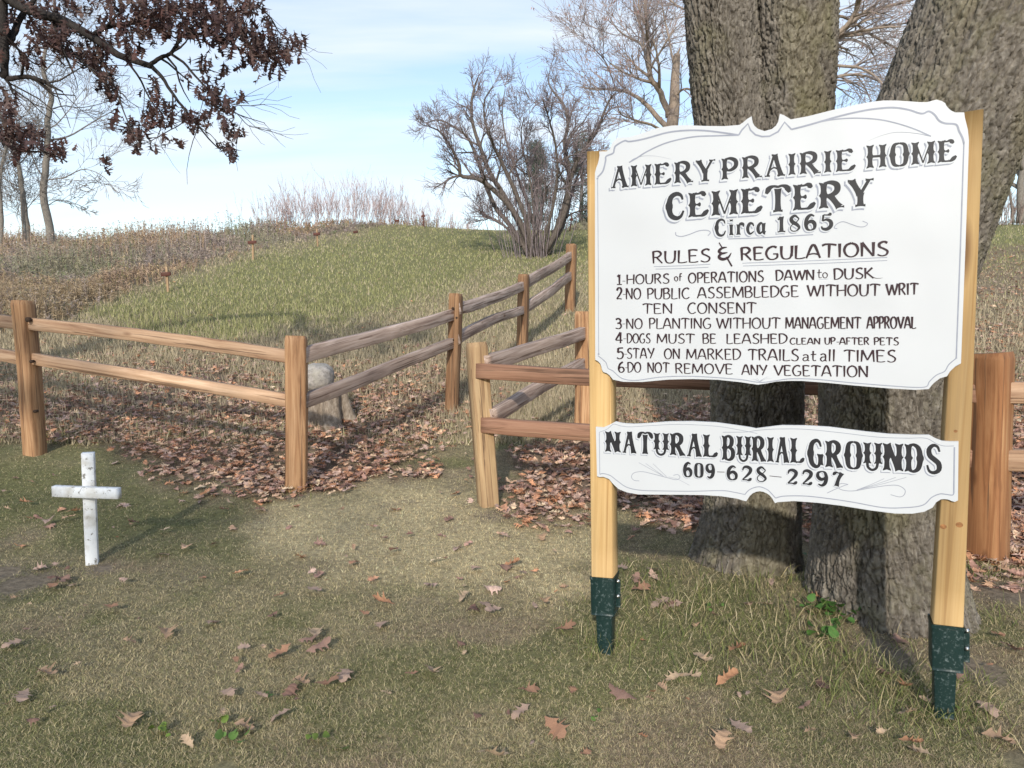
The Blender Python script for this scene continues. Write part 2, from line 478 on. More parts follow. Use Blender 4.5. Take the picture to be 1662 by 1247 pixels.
M_STUMP = mat_bark('pale_stump_wood', (0.11, 0.085, 0.065), (0.25, 0.205, 0.16), (0.42, 0.36, 0.30))
# ------------------------------------------------------------------ terrain
_cp = [(55, 720, 6.2), (480, 806, 5.5), (735, 668, 7.7), (850, 585, 10.5), (926, 503, 13.5), (795, 828, 5.2), (1600, 948, 4.1),
       (150, 922, 4.05), (982, 1066, 2.95), (1535, 1167, 2.48), (1200, 940, 3.8), (272, 472, 15), (411, 425, 18.75), (514, 402, 22),
       (645, 378, 27.5), (687, 371, 30), (860, 417, 20), (780, 369, 28.5), (930, 372, 28.5), (1640, 392, 22), (1640, 364, 27), (1640, 520, 11), (1640, 640, 7.5),
       (0, 425, 22), (0, 470, 16), (150, 410, 28), (0, 412, 28), (300, 397, 27), (570, 362, 29), (450, 372, 27.5), (1200, 372, 28.5)]
_pts = [at(*c) for c in _cp]
_pts += [np.array([x, y, 0.0]) for x in (-5, -2, 0.5) for y in (-3, 0.5, 2.2)] + [np.array([4.0, 1.0, -0.03]), np.array([-3.5, 3.6, 0.02]), np.array([-9.0, 5.0, 0.25])]
_pts = np.array(_pts)
_by = np.array([-60, 0, 3, 5.2, 6.2, 7.7, 10.5, 13.5, 15, 18.75, 22, 27.5, 29])
_bz = np.array([0, 0, 0, 0.02, 0.14, 0.33, 0.82, 1.38, 1.74, 2.55, 3.2, 4.2, 4.42])
def _base(y): return np.interp(y, _by, _bz)
_res = _pts[:, 2] - _base(_pts[:, 1])
def _scale(y): return 0.9 + 0.22 * np.maximum(y, 0)

def _ground_smooth(x, y):
    yc = np.minimum(y, 29.5)
    # smooth the base spline by averaging
    z = (_base(yc) + _base(yc - 0.5) + _base(yc + 0.5) + _base(yc - 1.0) + _base(yc + 1.0)) / 5
    num = np.zeros(x.shape); den = np.full(x.shape, 0.15)
    for p, r in zip(_pts, _res):
        s = 0.9 + 0.16 * max(p[1], 0)
        w = np.exp(-((x - p[0]) ** 2 + (yc - p[1]) ** 2) / (2 * s * s))
        num = num + w * r; den = den + w
    z = z + num / den
    # low mound carrying the brush, then the land falls away behind the crest
    z = z + 0.35 * np.exp(-(((x + 6.2) / 3.2) ** 2 + ((yc - 29.5) / 1.8) ** 2))
    over = np.maximum(y - 29.5, 0)
    z = z - 0.10 * over * np.exp(-over / 60.0) - 0.012 * np.minimum(over, 400)
    # raised root mound round the oak
    z = z + 0.05 * np.exp(-(((x - 1.35) / 0.7) ** 2 + ((y - 3.6) / 0.5) ** 2))
    return z

_lx, _ly = np.arange(-45, 45.01, .25), np.arange(-6, 42.01, .2)
_LUT = _ground_smooth(*[a.ravel() for a in np.meshgrid(_lx, _ly, indexing='ij')]).reshape(len(_lx), len(_ly))

def ground_z(x, y, fine=True):
    x = np.asarray(x, float); y = np.asarray(y, float)
    u = np.clip((x + 45) / .25, 0, len(_lx) - 1.001); v = np.clip((y + 6) / .2, 0, len(_ly) - 1.001)
    i, j = u.astype(int), v.astype(int); fu, fv = u - i, v - j
    z = (_LUT[i, j] * (1 - fu) + _LUT[i + 1, j] * fu) * (1 - fv) + (_LUT[i, j + 1] * (1 - fu) + _LUT[i + 1, j + 1] * fu) * fv
    out = (np.abs(x) > 45) | (y < -6) | (y > 42)
    if out.any(): z = np.where(out, 0, z); z[out] = _ground_smooth(x[out], y[out])
    if fine:
        near = np.exp(-np.maximum(y - 3, 0) / 14)
        z = z + 0.035 * (fbm(x * 1.1, y * 1.1, oct=3, seed=3) - 0.5) * near + 0.02 * (fbm(x * 6, y * 6, oct=2, seed=5) - 0.5) * near
        z = z + 0.25 * (fbm(x * 0.16, y * 0.16, oct=2, seed=9) - 0.5) * sstep(8, 20, y)
    return z

def gz(x, y): return float(ground_z(np.array([x]), np.array([y]))[0])

def gpt(px, py, lo=1.2, hi=40):
    """where the pixel's ray first meets the ground"""
    d = ray(px, py)
    ys = np.geomspace(lo, hi, 1500)
    t = ys / d[1]
    z = H + d[2] * t; g = ground_z(d[0] * t, ys)
    k = np.argmax(z < g)
    if not (z < g).any(): k = len(ys) - 1
    return np.array([d[0] * t[k], ys[k], g[k]])

# zones of the ground, read on the ground as seen from the path
Z_LITTER_A = [(-80, 640), (120, 612), (230, 590), (330, 588), (460, 632), (640, 600), (745, 612), (748, 690), (700, 752), (610, 785), (430, 805), (300, 775), (200, 758), (130, 715), (-80, 690)]
Z_LITTER_B = [(822, 725), (900, 692), (1000, 655), (1300, 640), (1800, 590), (1800, 935), (1590, 900), (1300, 850), (1050, 830), (880, 838), (822, 815), (845, 760)]
Z_BANK = [(-300, 366), (150, 370), (420, 345), (560, 335), (700, 345), (690, 360), (640, 366), (590, 374), (515, 386), (415, 404), (340, 424), (262, 456), (150, 500), (50, 538), (-300, 556)]
Z_GREEN = [(120, 510), (280, 465), (420, 415), (520, 395), (640, 375), (700, 366), (1000, 366), (1000, 430), (900, 440), (820, 432), (700, 480), (560, 520), (400, 555), (250, 560)]
Z_SUNLIT_STRAW = [(470, 815), (640, 800), (740, 790), (830, 835), (980, 850), (980, 930), (900, 970), (700, 940), (560, 925), (430, 880)]  # straw grass whose bright tone also paints in the sunlit band
Z_SHADED_MOSS = [(-50, 740), (110, 735), (220, 770), (330, 800), (420, 820), (400, 870), (250, 890), (60, 885), (-50, 900)]  # green turf whose dark tone also paints in the shade by the cross
Z_LITTER_C = [(1560, 400), (1800, 392), (1800, 610), (1560, 610)]
Z_DARKBANK = [(1590, 352), (1800, 340), (1800, 405), (1590, 400)]

def zones(x, y, z):
    px, py = proj(x, y, z)
    vis = y > 0.6
    n1 = fbm(x * 0.8, y * 0.8, oct=4, seed=21) - 0.5
    n2 = fbm(x * 2.7, y * 2.7, oct=3, seed=31) - 0.5
    far = sstep(9, 14, y)
    wob = 1 / (0.35 + 0.08 * y)
    qx = px + (n1 * 160 + n2 * 60) * wob * (1 - .6 * far); qy = py + n2 * 70 * wob * (1 - .6 * far)
    ok = vis & (px > -400) & (px < 2100)
    def zn(poly, blur): return np.where(ok, soft_poly(qx, qy, poly, blur), 0)
    la = zn(Z_LITTER_A, 30); lb = zn(Z_LITTER_B, 26)
    lit = np.maximum(np.maximum(la, lb), .55 * zn(Z_LITTER_C, 12))
    lit = np.clip(lit * (0.75 + 1.3 * (fbm(x * 1.6, y * 1.6, oct=3, seed=41) - 0.42)) * 1.25, 0, 1)
    bank = zn(Z_BANK, 7 + 14 * (y < 24))
    bank = np.maximum(bank, sstep(29.6, 30.8, y) * (x < -2.6))
    bank = np.maximum(bank, np.where(px < -300, sstep(8, 14, y), 0))
    green = np.maximum(zn(Z_GREEN, 22), sstep(14, 20, y) * (px > 600) * (bank < 0.3) * 0.8)
    green = np.maximum(green, zn(Z_DARKBANK, 8))
    straw = zn(Z_SUNLIT_STRAW, 40)  # straw with the band's sunlight put into its colour
    moss_shade = np.maximum(zn(Z_SHADED_MOSS, 40), np.where(y < 7, .8 * sstep(0.47, 0.66, fbm(x * 1.9 + 7, y * 2.1, oct=5, seed=51)), 0) * (1 - straw))
    thatch = np.where(y < 8, sstep(.46, .66, fbm(x * 1.9 + 31, y * 2.2, oct=5, seed=81) + .16 * sstep(900, 1300, px) * (py > 1040)), 0) * (1 - straw) * (1 - .7 * moss_shade)
    dirt = np.zeros_like(x)
    for (dx, dy, r) in DIRT:
        dirt = np.maximum(dirt, 1 - sstep(0.25, 1.2, np.sqrt((x - dx) ** 2 + ((y - dy) * 1.0) ** 2) / r + n2 * 1.5 + .5 * (fbm(x * 9, y * 9, oct=2, seed=77) - .5)))
    dirt = np.maximum(dirt, np.where(y < 6, sstep(0.62, 0.80, fbm(x * 2.3 + 3, y * 2.3, oct=5, seed=61)) * 0.45, 0))
    return dict(bankh=np.where(bank > .95, np.maximum(zn(Z_BANK, 34), (y > 29.6) * 1.0), zn(Z_BANK, 34)), lit=lit, bank=bank, green=green, straw=straw, moss_shade=moss_shade, thatch=thatch, dirt=dirt, n1=n1, n2=n2)

_d = [gpt(60, 940), gpt(15, 925), gpt(790, 838), gpt(1640, 965), gpt(480, 808), gpt(60, 724), gpt(1590, 1090), gpt(1440, 1060), gpt(165, 925)]
DIRT = [(_d[0][0], _d[0][1], .28), (_d[1][0], _d[1][1], .2), (_d[2][0], _d[2][1], .17), (_d[3][0], _d[3][1], .28), (_d[4][0], _d[4][1], .1), (_d[5][0], _d[5][1], .1), (_d[6][0], _d[6][1], .13), (_d[7][0], _d[7][1], .14), (_d[8][0], _d[8][1], .12)]

def ground_colour(zz, n):
    """albedo of the turf itself"""
    base = np.array([0.26, 0.225, 0.135])
    C = np.tile(base, (len(zz['lit']), 1))
    def mixc(C, c, f): return C * (1 - f[:, None]) + np.array(c) * f[:, None]
    C = mixc(C, (0.26, 0.205, 0.14), zz['thatch'] * .55)
    C = mixc(C, (0.14, 0.155, 0.062), np.clip(zz['moss_shade'], 0, 1) * 0.7)  # green patches, the zone by the cross carrying painted shade
    C = mixc(C, (0.50, 0.42, 0.26), zz['straw'] * 0.8)  # straw, lightened to paint the sunlit band
    C = mixc(C, (0.20, 0.205, 0.095), zz['green'] * 0.85)
    C = mixc(C, (0.235, 0.195, 0.15), zz['bank'] * 0.9)
    C = mixc(C, (0.23, 0.165, 0.13), zz['lit'] * 0.8)
    C = mixc(C, (0.24, 0.195, 0.15), zz['dirt'] * 0.9)
    return C

def mid_dry(x, y, z):
    """brown uncut grass on the lower slope"""
    return sstep(6.3, 8, y) * (1 - sstep(10.5, 14.5, y + 2.5 * (fbm(x * 0.5, y * 0.5, seed=71) - 0.5) * 2))

# ground sheet: fine near the eye, coarser towards the horizon
def graded(lo_fine, hi_fine, step, end, growth):
    a = list(np.arange(lo_fine, hi_fine, step)); s = step
    while a[-1] < end:
        s *= growth; a.append(a[-1] + s)
    return a
_xs = graded(0, 5.0, 0.045, 900, 1.06); _xs = np.array([-k for k in _xs[:0:-1]] + _xs)
_ys_f = graded(1.4, 9.0, 0.045, 1500, 1.045); _ys_b = [1.4]; _s = 0.06
while _ys_b[-1] > -300: _s *= 1.25; _ys_b.append(_ys_b[-1] - _s)
_ys = np.array(_ys_b[:0:-1] + _ys_f)
GX, GY = np.meshgrid(_xs, _ys, indexing='ij')
gx, gy = GX.ravel(), GY.ravel()
gzv = ground_z(gx, gy)
_zz = zones(gx, gy, gzv)
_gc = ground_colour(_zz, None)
_md = mid_dry(gx, gy, gzv) * (1 - _zz['lit'])
_gc = _gc * (1 - 0.7 * _md[:, None]) + np.array([0.22, 0.18, 0.12]) * 0.7 * _md[:, None]
_nx, _ny = len(_xs), len(_ys)
_i, _j = np.meshgrid(np.arange(_nx - 1), np.arange(_ny - 1), indexing='ij')
_q = np.stack([_i * _ny + _j, (_i + 1) * _ny + _j, (_i + 1) * _ny + _j + 1, _i * _ny + _j + 1], -1).reshape(-1, 4)

M_GROUND, N, L, bs, out = new_mat('turf_and_soil')
_a = N.new('ShaderNodeAttribute'); _a.attribute_name = 'Col'
_g = N.new('ShaderNodeNewGeometry')
_n = N.new('ShaderNodeTexNoise'); _n.inputs['Scale'].default_value = 28; _n.inputs['Detail'].default_value = 8; _n.inputs['Roughness'].default_value = 0.75
L.new(_g.outputs['Position'], _n.inputs['Vector'])
_r = ramp(N, [(0.3, (0.45, 0.43, 0.40)), (0.5, (0.85, 0.85, 0.85)), (0.72, (1.5, 1.45, 1.35))]); L.new(_n.outputs['Fac'], _r.inputs[0])
_m = N.new('ShaderNodeMixRGB'); _m.blend_type = 'MULTIPLY'; _m.inputs[0].default_value = 1
L.new(_a.outputs['Color'], _m.inputs[1]); L.new(_r.outputs[0], _m.inputs[2]); L.new(_m.outputs[0], bs.inputs['Base Color'])
bs.inputs['Roughness'].default_value = 1.0; bs.inputs['Specular IOR Level'].default_value = 0.1
_b = N.new('ShaderNodeBump'); _b.inputs['Strength'].default_value = 0.8; _b.inputs['Distance'].default_value = 0.02
L.new(_n.outputs['Fac'], _b.inputs['Height']); L.new(_b.outputs[0], bs.inputs['Normal'])
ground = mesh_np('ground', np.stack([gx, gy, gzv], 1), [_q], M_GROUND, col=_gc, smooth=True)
ground['kind'] = 'structure'
# ------------------------------------------------------------------ the sign
_A, _B = at(985, 1065, 2.95)[:2], at(1540, 1165, 2.48)[:2]
SU = np.array([*(_B - _A), 0.0]); SU /= np.linalg.norm(SU)          # along the sign, to the right
SN = np.array([SU[1], -SU[0], 0.0])                                  # out of its face, to the eye
SO = np.array([_A[0], _A[1], 0.0])
EYE = np.array([0, 0, H])

def on_plane(px, py, off=0.0):
    """point of the sign face (off = metres in front of the posts' faces)"""
    d = ray(px, py)
    o = SO + SN * off
    return EYE + d * (np.dot(o - EYE, SN) / np.dot(d, SN))

def uv(px, py, off):
    p = on_plane(px, py, off) - SO
    return np.array([np.dot(p, SU), p[2]])

def from_uv(P, off):
    P = np.asarray(P, float)
    off = np.broadcast_to(np.asarray(off, float), (len(P),))
    return SO + P[:, :1] * SU + np.array([0, 0, 1.0]) * P[:, 1:2] + off[:, None] * SN

sign = empty('cemetery_sign', (*(0.5 * (_A + _B)), 0.0), 'white painted cemetery rules sign on two yellow pine posts', 'sign')

def slab(quad_uv, front, back, bevel=0.004):
    """a sawn post or steel box from the outline of its face, with eased edges; long shapes get extra rings"""
    q = np.asarray(quad_uv, float)         # TL, TR, BR, BL
    n = 14
    tops = q[0] + (q[1] - q[0]) * np.array([[0.0], [1.0]])
    prof = []
    for t in np.linspace(0, 1, n):
        l = q[0] * (1 - t) + q[3] * t; r = q[1] * (1 - t) + q[2] * t
        u = (r - l) / np.linalg.norm(r - l)
        pts = [(l + u * bevel, front), (r - u * bevel, front), (r, front - bevel), (r, back + bevel), (r - u * bevel, back), (l + u * bevel, back), (l, back + bevel), (l, front - bevel)]
        prof.append(np.concatenate([from_uv([p], o) for p, o in pts]))
    V = np.concatenate(prof)
    i, j = np.meshgrid(np.arange(n - 1), np.arange(8), indexing='ij')
    F = np.stack([i * 8 + j, (i + 1) * 8 + j, (i + 1) * 8 + (j + 1) % 8, i * 8 + (j + 1) % 8], -1).reshape(-1, 4)
    g = Geo(); g.add(V, [F, np.array([np.arange(8)[::-1] + 0]), np.array([np.arange(8) + (n - 1) * 8])])
    return g

def quad_px(pts, off=0.0): return [uv(x, y, off) for x, y in pts]

def sign_post(face, boxface, spikeface, depth=0.089):
    g = slab(quad_px(face), 0.0, -depth)
    p = g.build('sign_post', M_PINE, sign)
    b = slab(quad_px(boxface), 0.003, -depth - 0.003, 0.003)
    s = slab(quad_px(spikeface), -0.012, -depth + 0.012, 0.003)
    b.add(np.concatenate(s.v), [np.concatenate(a) for a in s.f.values()])
    # folded lip round the collar's rim
    q = np.array(quad_px(boxface)); q2 = np.array([q[0] + [0, .004], q[1] + [0, .004], q[1] - [0, .008], q[0] - [0, .008]]) + np.array([[-.002, 0], [.002, 0], [.002, 0], [-.002, 0]])
    s = slab(q2, 0.0055, -depth - 0.0055, 0.001); b.add(np.concatenate(s.v), [np.concatenate(a) for a in s.f.values()])
    an = b.build('ground_anchor', M_ANCHOR, p)
    # clamp flange on the right side with two bolts
    r0, r1 = q[1], q[2]
    fl = Geo()
    fq = [r0 + [0.001, -.012], r0 + [.022, -.012], r1 + [.022, .03], r1 + [.001, .03]]
    f = slab(fq, -0.030, -0.036, 0.001); f.build('clamp_flange', M_ANCHOR, p)
    for t in (0.10, 0.50):
        c = r0 * (1 - t) + r1 * t + np.array([.013, 0])
        g = Geo()
        c3 = from_uv([c, c, c, c, c], [-0.030, -0.023, -0.0225, -0.017, -0.0165])
        g.tube(c3, [0.0085, 0.0085, 0.0055, 0.005, 0.002], 6)
        g.build('bolt', M_BOLT, p)
    return p

sp1 = sign_post([(952, 246), (988, 244), (994.5, 940.5), (959.5, 938.5)], [(958.3, 937.5), (995.5, 940.3), (995.5, 1001), (959.5, 997.5)], [(965.5, 996), (991, 1000), (990, 1068), (968.5, 1066)])
sp2 = sign_post([(1564, 182), (1597, 177), (1564, 1021), (1515, 1015)], [(1512.6, 1014.5), (1565, 1020.5), (1564, 1093.5), (1512.6, 1087)], [(1517, 1086), (1554, 1092), (1550, 1172), (1518, 1168)])
# the right post is as wide behind the board as below it
_v = sp2.data.vertices

MAIN = [(972.7, 246), (984, 246), (990, 242), (993.6, 232), (1001, 224), (1022, 222.6), (1042, 216.5), (1067, 208), (1091, 204), (1114, 203.4), (1144.6, 204.6), (1175, 205), (1200, 203), (1206, 199), (1213, 193), (1220, 189),
        (1221.5, 199), (1225, 205), (1230.5, 209.5), (1241, 213), (1253, 209.5), (1259.5, 204), (1263, 198), (1265.7, 185), (1272, 187), (1280.5, 192), (1283.5, 194),
        (1311, 189), (1352, 178.6), (1393, 169.4), (1415, 165.5), (1434, 163.3), (1455, 163.4), (1475, 164.7), (1492, 166), (1505.5, 166), (1514, 163.4), (1520, 162), (1528, 164), (1534, 167.4), (1536, 172), (1540, 176.6), (1545, 180.5), (1550.5, 182.7), (1565, 182.7),
        (1566, 191), (1571, 211), (1572.6, 228), (1570, 313.7), (1567, 400), (1559.7, 590), (1550.5, 595), (1542, 603), (1537, 611), (1526, 614), (1516, 621.5), (1511, 627), (1507.5, 631.7),
        (1485, 633), (1444, 630.7), (1383, 625.6), (1342, 621.5), (1301, 618.4), (1280, 618.4), (1260, 619.5), (1245, 622.5), (1230.5, 624.6), (1215, 622.5), (1202, 620.5), (1165, 616.6), (1124, 615.4), (1083, 616.4), (1042, 620.2), (1011.6, 619.9), (995, 616.4),
        (989, 609), (985, 606), (979, 604), (977, 600), (976, 595), (974, 590), (970.7, 586.7), (966, 584), (965.6, 281), (967.6, 273), (970, 267), (971.7, 260.5), (973, 253)]
LOWER = [(967, 693), (979, 694), (988.5, 690), (999, 684.4), (1009.7, 687), (1027, 688.3), (1050, 687.3), (1085, 684.4), (1123, 684), (1162, 685.8), (1200, 691), (1219.5, 694), (1227, 695.6), (1239, 694), (1258, 691.6), (1269, 690.4), (1308, 690.8), (1346, 693), (1404, 700.5), (1442.5, 704.5), (1481, 706), (1508, 706),
         (1517.6, 711.4), (1529, 715.8), (1542.6, 716.8), (1555.7, 716.6), (1554.8, 812.5), (1550, 814.8), (1545, 813.6), (1539, 811), (1533, 810.3), (1527, 810.8), (1519.5, 815.4), (1513.8, 824), (1500, 830.8), (1481, 834), (1452, 833.7), (1413.7, 828.8), (1365.5, 821), (1327, 816.3), (1288.5, 813.4), (1261.6, 815.4), (1258, 817),
         (1253, 808.6), (1249, 804), (1244.6, 801), (1239, 798.5), (1233, 797.5), (1227, 798.5), (1221.5, 801), (1217, 805), (1214.7, 808.6), (1211, 814), (1196.4, 809.6), (1171.4, 805.7), (1142.5, 803.8), (1104, 803.2), (1065.5, 803), (1036.6, 802.8), (1017.4, 799.4), (1004, 794), (995, 785.5), (988.5, 777.8), (979, 774), (973, 774.5), (969, 773)]
BT = 0.012          # board thickness

def board(outline, name, label):
    import bmesh
    P = np.array([uv(x, y, BT) for x, y in outline])
    n = len(P)
    # eased rim: face slightly inset, then the edge, then the back
    c = P.mean(0)
    bm = bmesh.new()
    F = from_uv(P, BT); Bk = from_uv(P, 0.0008)
    off = np.array(world_loc(sign))
    vf = [bm.verts.new(v - off) for v in F]; vb = [bm.verts.new(v - off) for v in Bk]
    ff = bm.faces.new(vf); fb = bm.faces.new(vb[::-1])
    for i in range(n):
        bm.faces.new([vf[i], vb[i], vb[(i + 1) % n], vf[(i + 1) % n]])
    bmesh.ops.recalc_face_normals(bm, faces=bm.faces[:])
    bmesh.ops.triangulate(bm, faces=[ff, fb])
    me = bpy.data.meshes.new(name); bm.to_mesh(me); bm.free()
    me.materials.append(M_BOARD)
    o = bpy.data.objects.new(name, me); scene.collection.objects.link(o); o.parent = sign
    return tag(o, label)

main_board = board(MAIN, 'sign_board', 'large scalloped white board with the cemetery name and six rules')
lower_board = board(LOWER, 'sign_board', 'long white board reading natural burial grounds and a phone number')

# ---- brush strokes as ribbons on the board
class Paint:
    """strokes of one painted element, each laid a hair above the one before"""
    def __init__(s, level): s.g = Geo(); s.level = level; s.k = 0
    def ribbon(s, P, hw, grow=0.0, notch=0.0, shift=(0, 0)):
        P = np.asarray(P, float) + np.asarray(shift); hw = np.broadcast_to(np.asarray(hw, float), (len(P),)) + grow
        T = np.gradient(P, axis=0); ln = np.linalg.norm(T, axis=1, keepdims=True); T = T / np.maximum(ln, 1e-9)
        Nn = np.stack([-T[:, 1], T[:, 0]], 1)
        P = P.copy()
        if grow: P[0] -= T[0] * grow; P[-1] += T[-1] * grow
        Lf = P + Nn * hw[:, None]; Rt = P - Nn * hw[:, None]; Ct = P.copy()
        if notch: Ct[0] += T[0] * notch; Ct[-1] -= T[-1] * notch
        z = s.level + 9e-6 * (s.k % 12); s.k += 1
        V = from_uv(np.concatenate([Lf, Ct, Rt]), z)
        n = len(P); i = np.arange(n - 1)
        q = np.concatenate([np.stack([i, n + i, n + i + 1, i + 1], 1), np.stack([n + i, 2 * n + i, 2 * n + i + 1, n + i + 1], 1)])
        s.g.add(V, [q])
    def build(s, name, mat, parent): return s.g.build(name, mat, parent)

def cr(*pts, n=None): return smooth_path(np.array(pts, float), n or max(6, 5 * len(pts)))

def ell(cx, cy, rx, ry, a0, a1, n=18):
    a = np.radians(np.linspace(a0, a1, n)); return np.stack([cx + rx * np.cos(a), cy + ry * np.sin(a)], 1)

ST = np.array([0, .05, .12, .2, .32, .42, .47, .50, .53, .58, .68, .8, .88, .95, 1.0])
SM = np.array([1.42, 1.40, 1.02, .93, .86, .98, 1.25, 1.52, 1.25, .98, .86, .93, 1.02, 1.40, 1.42])
def stem(x0, y0, x1, y1): return ('S', [(x0, y0), (x1, y1)])
# show-card letters: S spurred stem, G plain thick leg, t hairline, c bowl, o spurred bowl, e wedge arm, f flat foot
SHOW = {
 'A': (.92, [('t2', [(.12, 0), (.44, 1.0)]), ('G', [(.46, 1.0), (.76, 0)]), ('c0', [(.20, .26), (.42, .40), (.64, .30)]), ('f', [(0, .03), (.24, .03)]), ('f', [(.58, .03), (.94, .03)]), ('f', [(.32, .98), (.60, .98)])]),
 'M': (1.08, [stem(.15, 0, .15, 1), ('t', [(.18, .96), (.52, .06)]), ('t', [(.52, .06), (.88, .96)]), stem(.90, 0, .90, 1)]),
 'E': (.86, [stem(.16, 0, .16, 1), ('e', [(.16, .94), (.40, .93), (.56, .96), (.72, .84)]), ('e2', [(.18, .50), (.38, .50), (.52, .50)]), ('e', [(.16, .06), (.46, .05), (.62, .08), (.84, .26)])]),
 'R': (.92, [stem(.16, 0, .16, 1), ('c', [(.16, .95), (.44, .97), (.66, .86), (.66, .64), (.46, .50), (.18, .48)]), ('G', [(.40, .50), (.58, .26), (.76, .02)]), ('f', [(.68, .03), (.94, .04)])]),
 'Y': (.92, [('G', [(.14, .98), (.46, .44)]), ('t2', [(.80, .98), (.48, .46)]), ('G', [(.47, .5), (.47, 0)]), ('f', [(0, .97), (.30, .97)]), ('f', [(.66, .97), (.96, .97)]), ('f', [(.28, .03), (.66, .03)])]),
 'P': (.84, [stem(.16, 0, .16, 1), ('c', [(.16, .95), (.44, .97), (.68, .84), (.68, .60), (.46, .44), (.18, .43)])]),
 'I': (.38, [stem(.18, 0, .18, 1)]),
 'H': (.98, [stem(.16, 0, .16, 1), stem(.78, 0, .78, 1), ('t2', [(.16, .50), (.78, .50)])]),
 'O': (.92, [('o', [(.46, 1.0), (.20, .90), (.13, .5), (.20, .10), (.46, 0)]), ('o', [(.46, 0), (.72, .10), (.79, .5), (.72, .90), (.46, 1.0)])]),
 'C': (.86, [('o', [(.74, .74), (.66, .92), (.46, .99), (.22, .86), (.14, .5), (.22, .14), (.46, .01), (.66, .08), (.78, .30)])]),
 'T': (.94, [('G', [(.47, .9), (.47, 0)]), ('e3', [(.0, .72), (.12, .92), (.30, .99), (.47, .96), (.64, .99), (.82, .92), (.94, .72)]), ('f', [(.28, .03), (.66, .03)])]),
 'U': (.94, [('S', [(.16, .22), (.16, 1)]), ('t2', [(.16, .30), (.20, .10), (.42, .0), (.66, .08), (.74, .30)]), ('S', [(.76, .22), (.76, 1)])]),
 'L': (.86, [stem(.17, 0, .17, 1), ('e', [(.17, .06), (.46, .05), (.66, .07), (.86, .22)])]),
 'B': (.90, [stem(.16, 0, .16, 1), ('c', [(.16, .95), (.44, .97), (.64, .86), (.62, .64), (.44, .53), (.18, .52)]), ('c', [(.18, .52), (.48, .52), (.72, .40), (.72, .16), (.50, .03), (.16, .05)])]),
 'G': (.90, [('o', [(.74, .76), (.64, .93), (.46, .99), (.22, .86), (.14, .5), (.22, .14), (.44, .01), (.62, .05), (.72, .18)]), ('G', [(.72, .46), (.72, .06)]), ('f', [(.52, .46), (.86, .46)])]),
 'N': (1.0, [stem(.14, 0, .14, 1), ('G', [(.16, .98), (.78, .03)]), stem(.80, 0, .80, 1)]),
 'D': (.90, [stem(.16, 0, .16, 1), ('o', [(.16, .95), (.44, .97), (.68, .84), (.76, .5), (.68, .16), (.44, .03), (.16, .05)])]),
 'S': (.84, [('c', [(.72, .76), (.62, .93), (.40, .98), (.18, .84), (.22, .62), (.46, .48), (.68, .34), (.68, .12), (.42, .02), (.18, .08), (.08, .28)])]),
 '0': (.80, [('o2', [(.38, 1.0), (.16, .88), (.12, .5), (.16, .12), (.38, 0)]), ('o2', [(.38, 0), (.60, .12), (.64, .5), (.60, .88), (.38, 1.0)])]),
 '1': (.56, [('G', [(.28, 1), (.28, 0)]), ('t2', [(.06, .80), (.26, .96)]), ('f', [(.04, .03), (.52, .03)])]),
 '2': (.80, [('c', [(.12, .72), (.20, .93), (.40, .99), (.62, .86), (.60, .62), (.38, .34), (.12, .08)]), ('e', [(.10, .06), (.36, .07), (.52, .05), (.70, .20)])]),
 '5': (.80, [('e', [(.22, .95), (.42, .93), (.56, .95), (.70, 1.02)]), ('t2', [(.22, .95), (.17, .55)]), ('c', [(.17, .55), (.40, .64), (.64, .50), (.66, .22), (.44, .02), (.18, .06), (.10, .22)])]),
 '6': (.80, [('o2', [(.62, .90), (.42, .99), (.20, .80), (.12, .42), (.20, .10), (.40, .0)]), ('c', [(.40, 0), (.62, .12), (.64, .40), (.46, .58), (.26, .50), (.18, .32)])]),
 '7': (.80, [('e', [(.64, .92), (.44, .93), (.28, .96), (.10, .78)]), ('G', [(.66, .95), (.44, .50), (.32, 0)])]),
 '8': (.80, [('c', [(.62, .82), (.40, 1.0), (.18, .84), (.24, .62), (.50, .44), (.66, .22), (.50, .02)]), ('t', [(.50, .02), (.26, .02), (.12, .18), (.20, .40), (.48, .58), (.64, .78), (.60, .86)])]),
 '9': (.80, [('o2', [(.14, .10), (.36, .01), (.56, .18), (.64, .56), (.56, .90), (.38, 1.0)]), ('c', [(.38, 1.0), (.14, .88), (.12, .62), (.30, .44), (.50, .50), (.60, .66)])]),
 'i': (.36, [('G', [(.18, .66), (.18, 0)]), ('f', [(.04, .03), (.34, .03)]), ('f', [(.06, .64), (.24, .64)]), ('G', [(.18, .98), (.18, .84)])]),
 'r': (.58, [('G', [(.18, .66), (.18, 0)]), ('f', [(.04, .03), (.34, .03)]), ('c', [(.20, .50), (.32, .66), (.50, .64), (.54, .48)])]),
 'c': (.58, [('c', [(.52, .48), (.44, .64), (.26, .66), (.12, .46), (.12, .20), (.28, .02), (.54, .16)])]),
 'a': (.64, [('c', [(.46, .50), (.30, .66), (.12, .48), (.10, .20), (.24, .02), (.44, .18)]), ('G', [(.48, .66), (.48, .10), (.62, .02)])]),
}
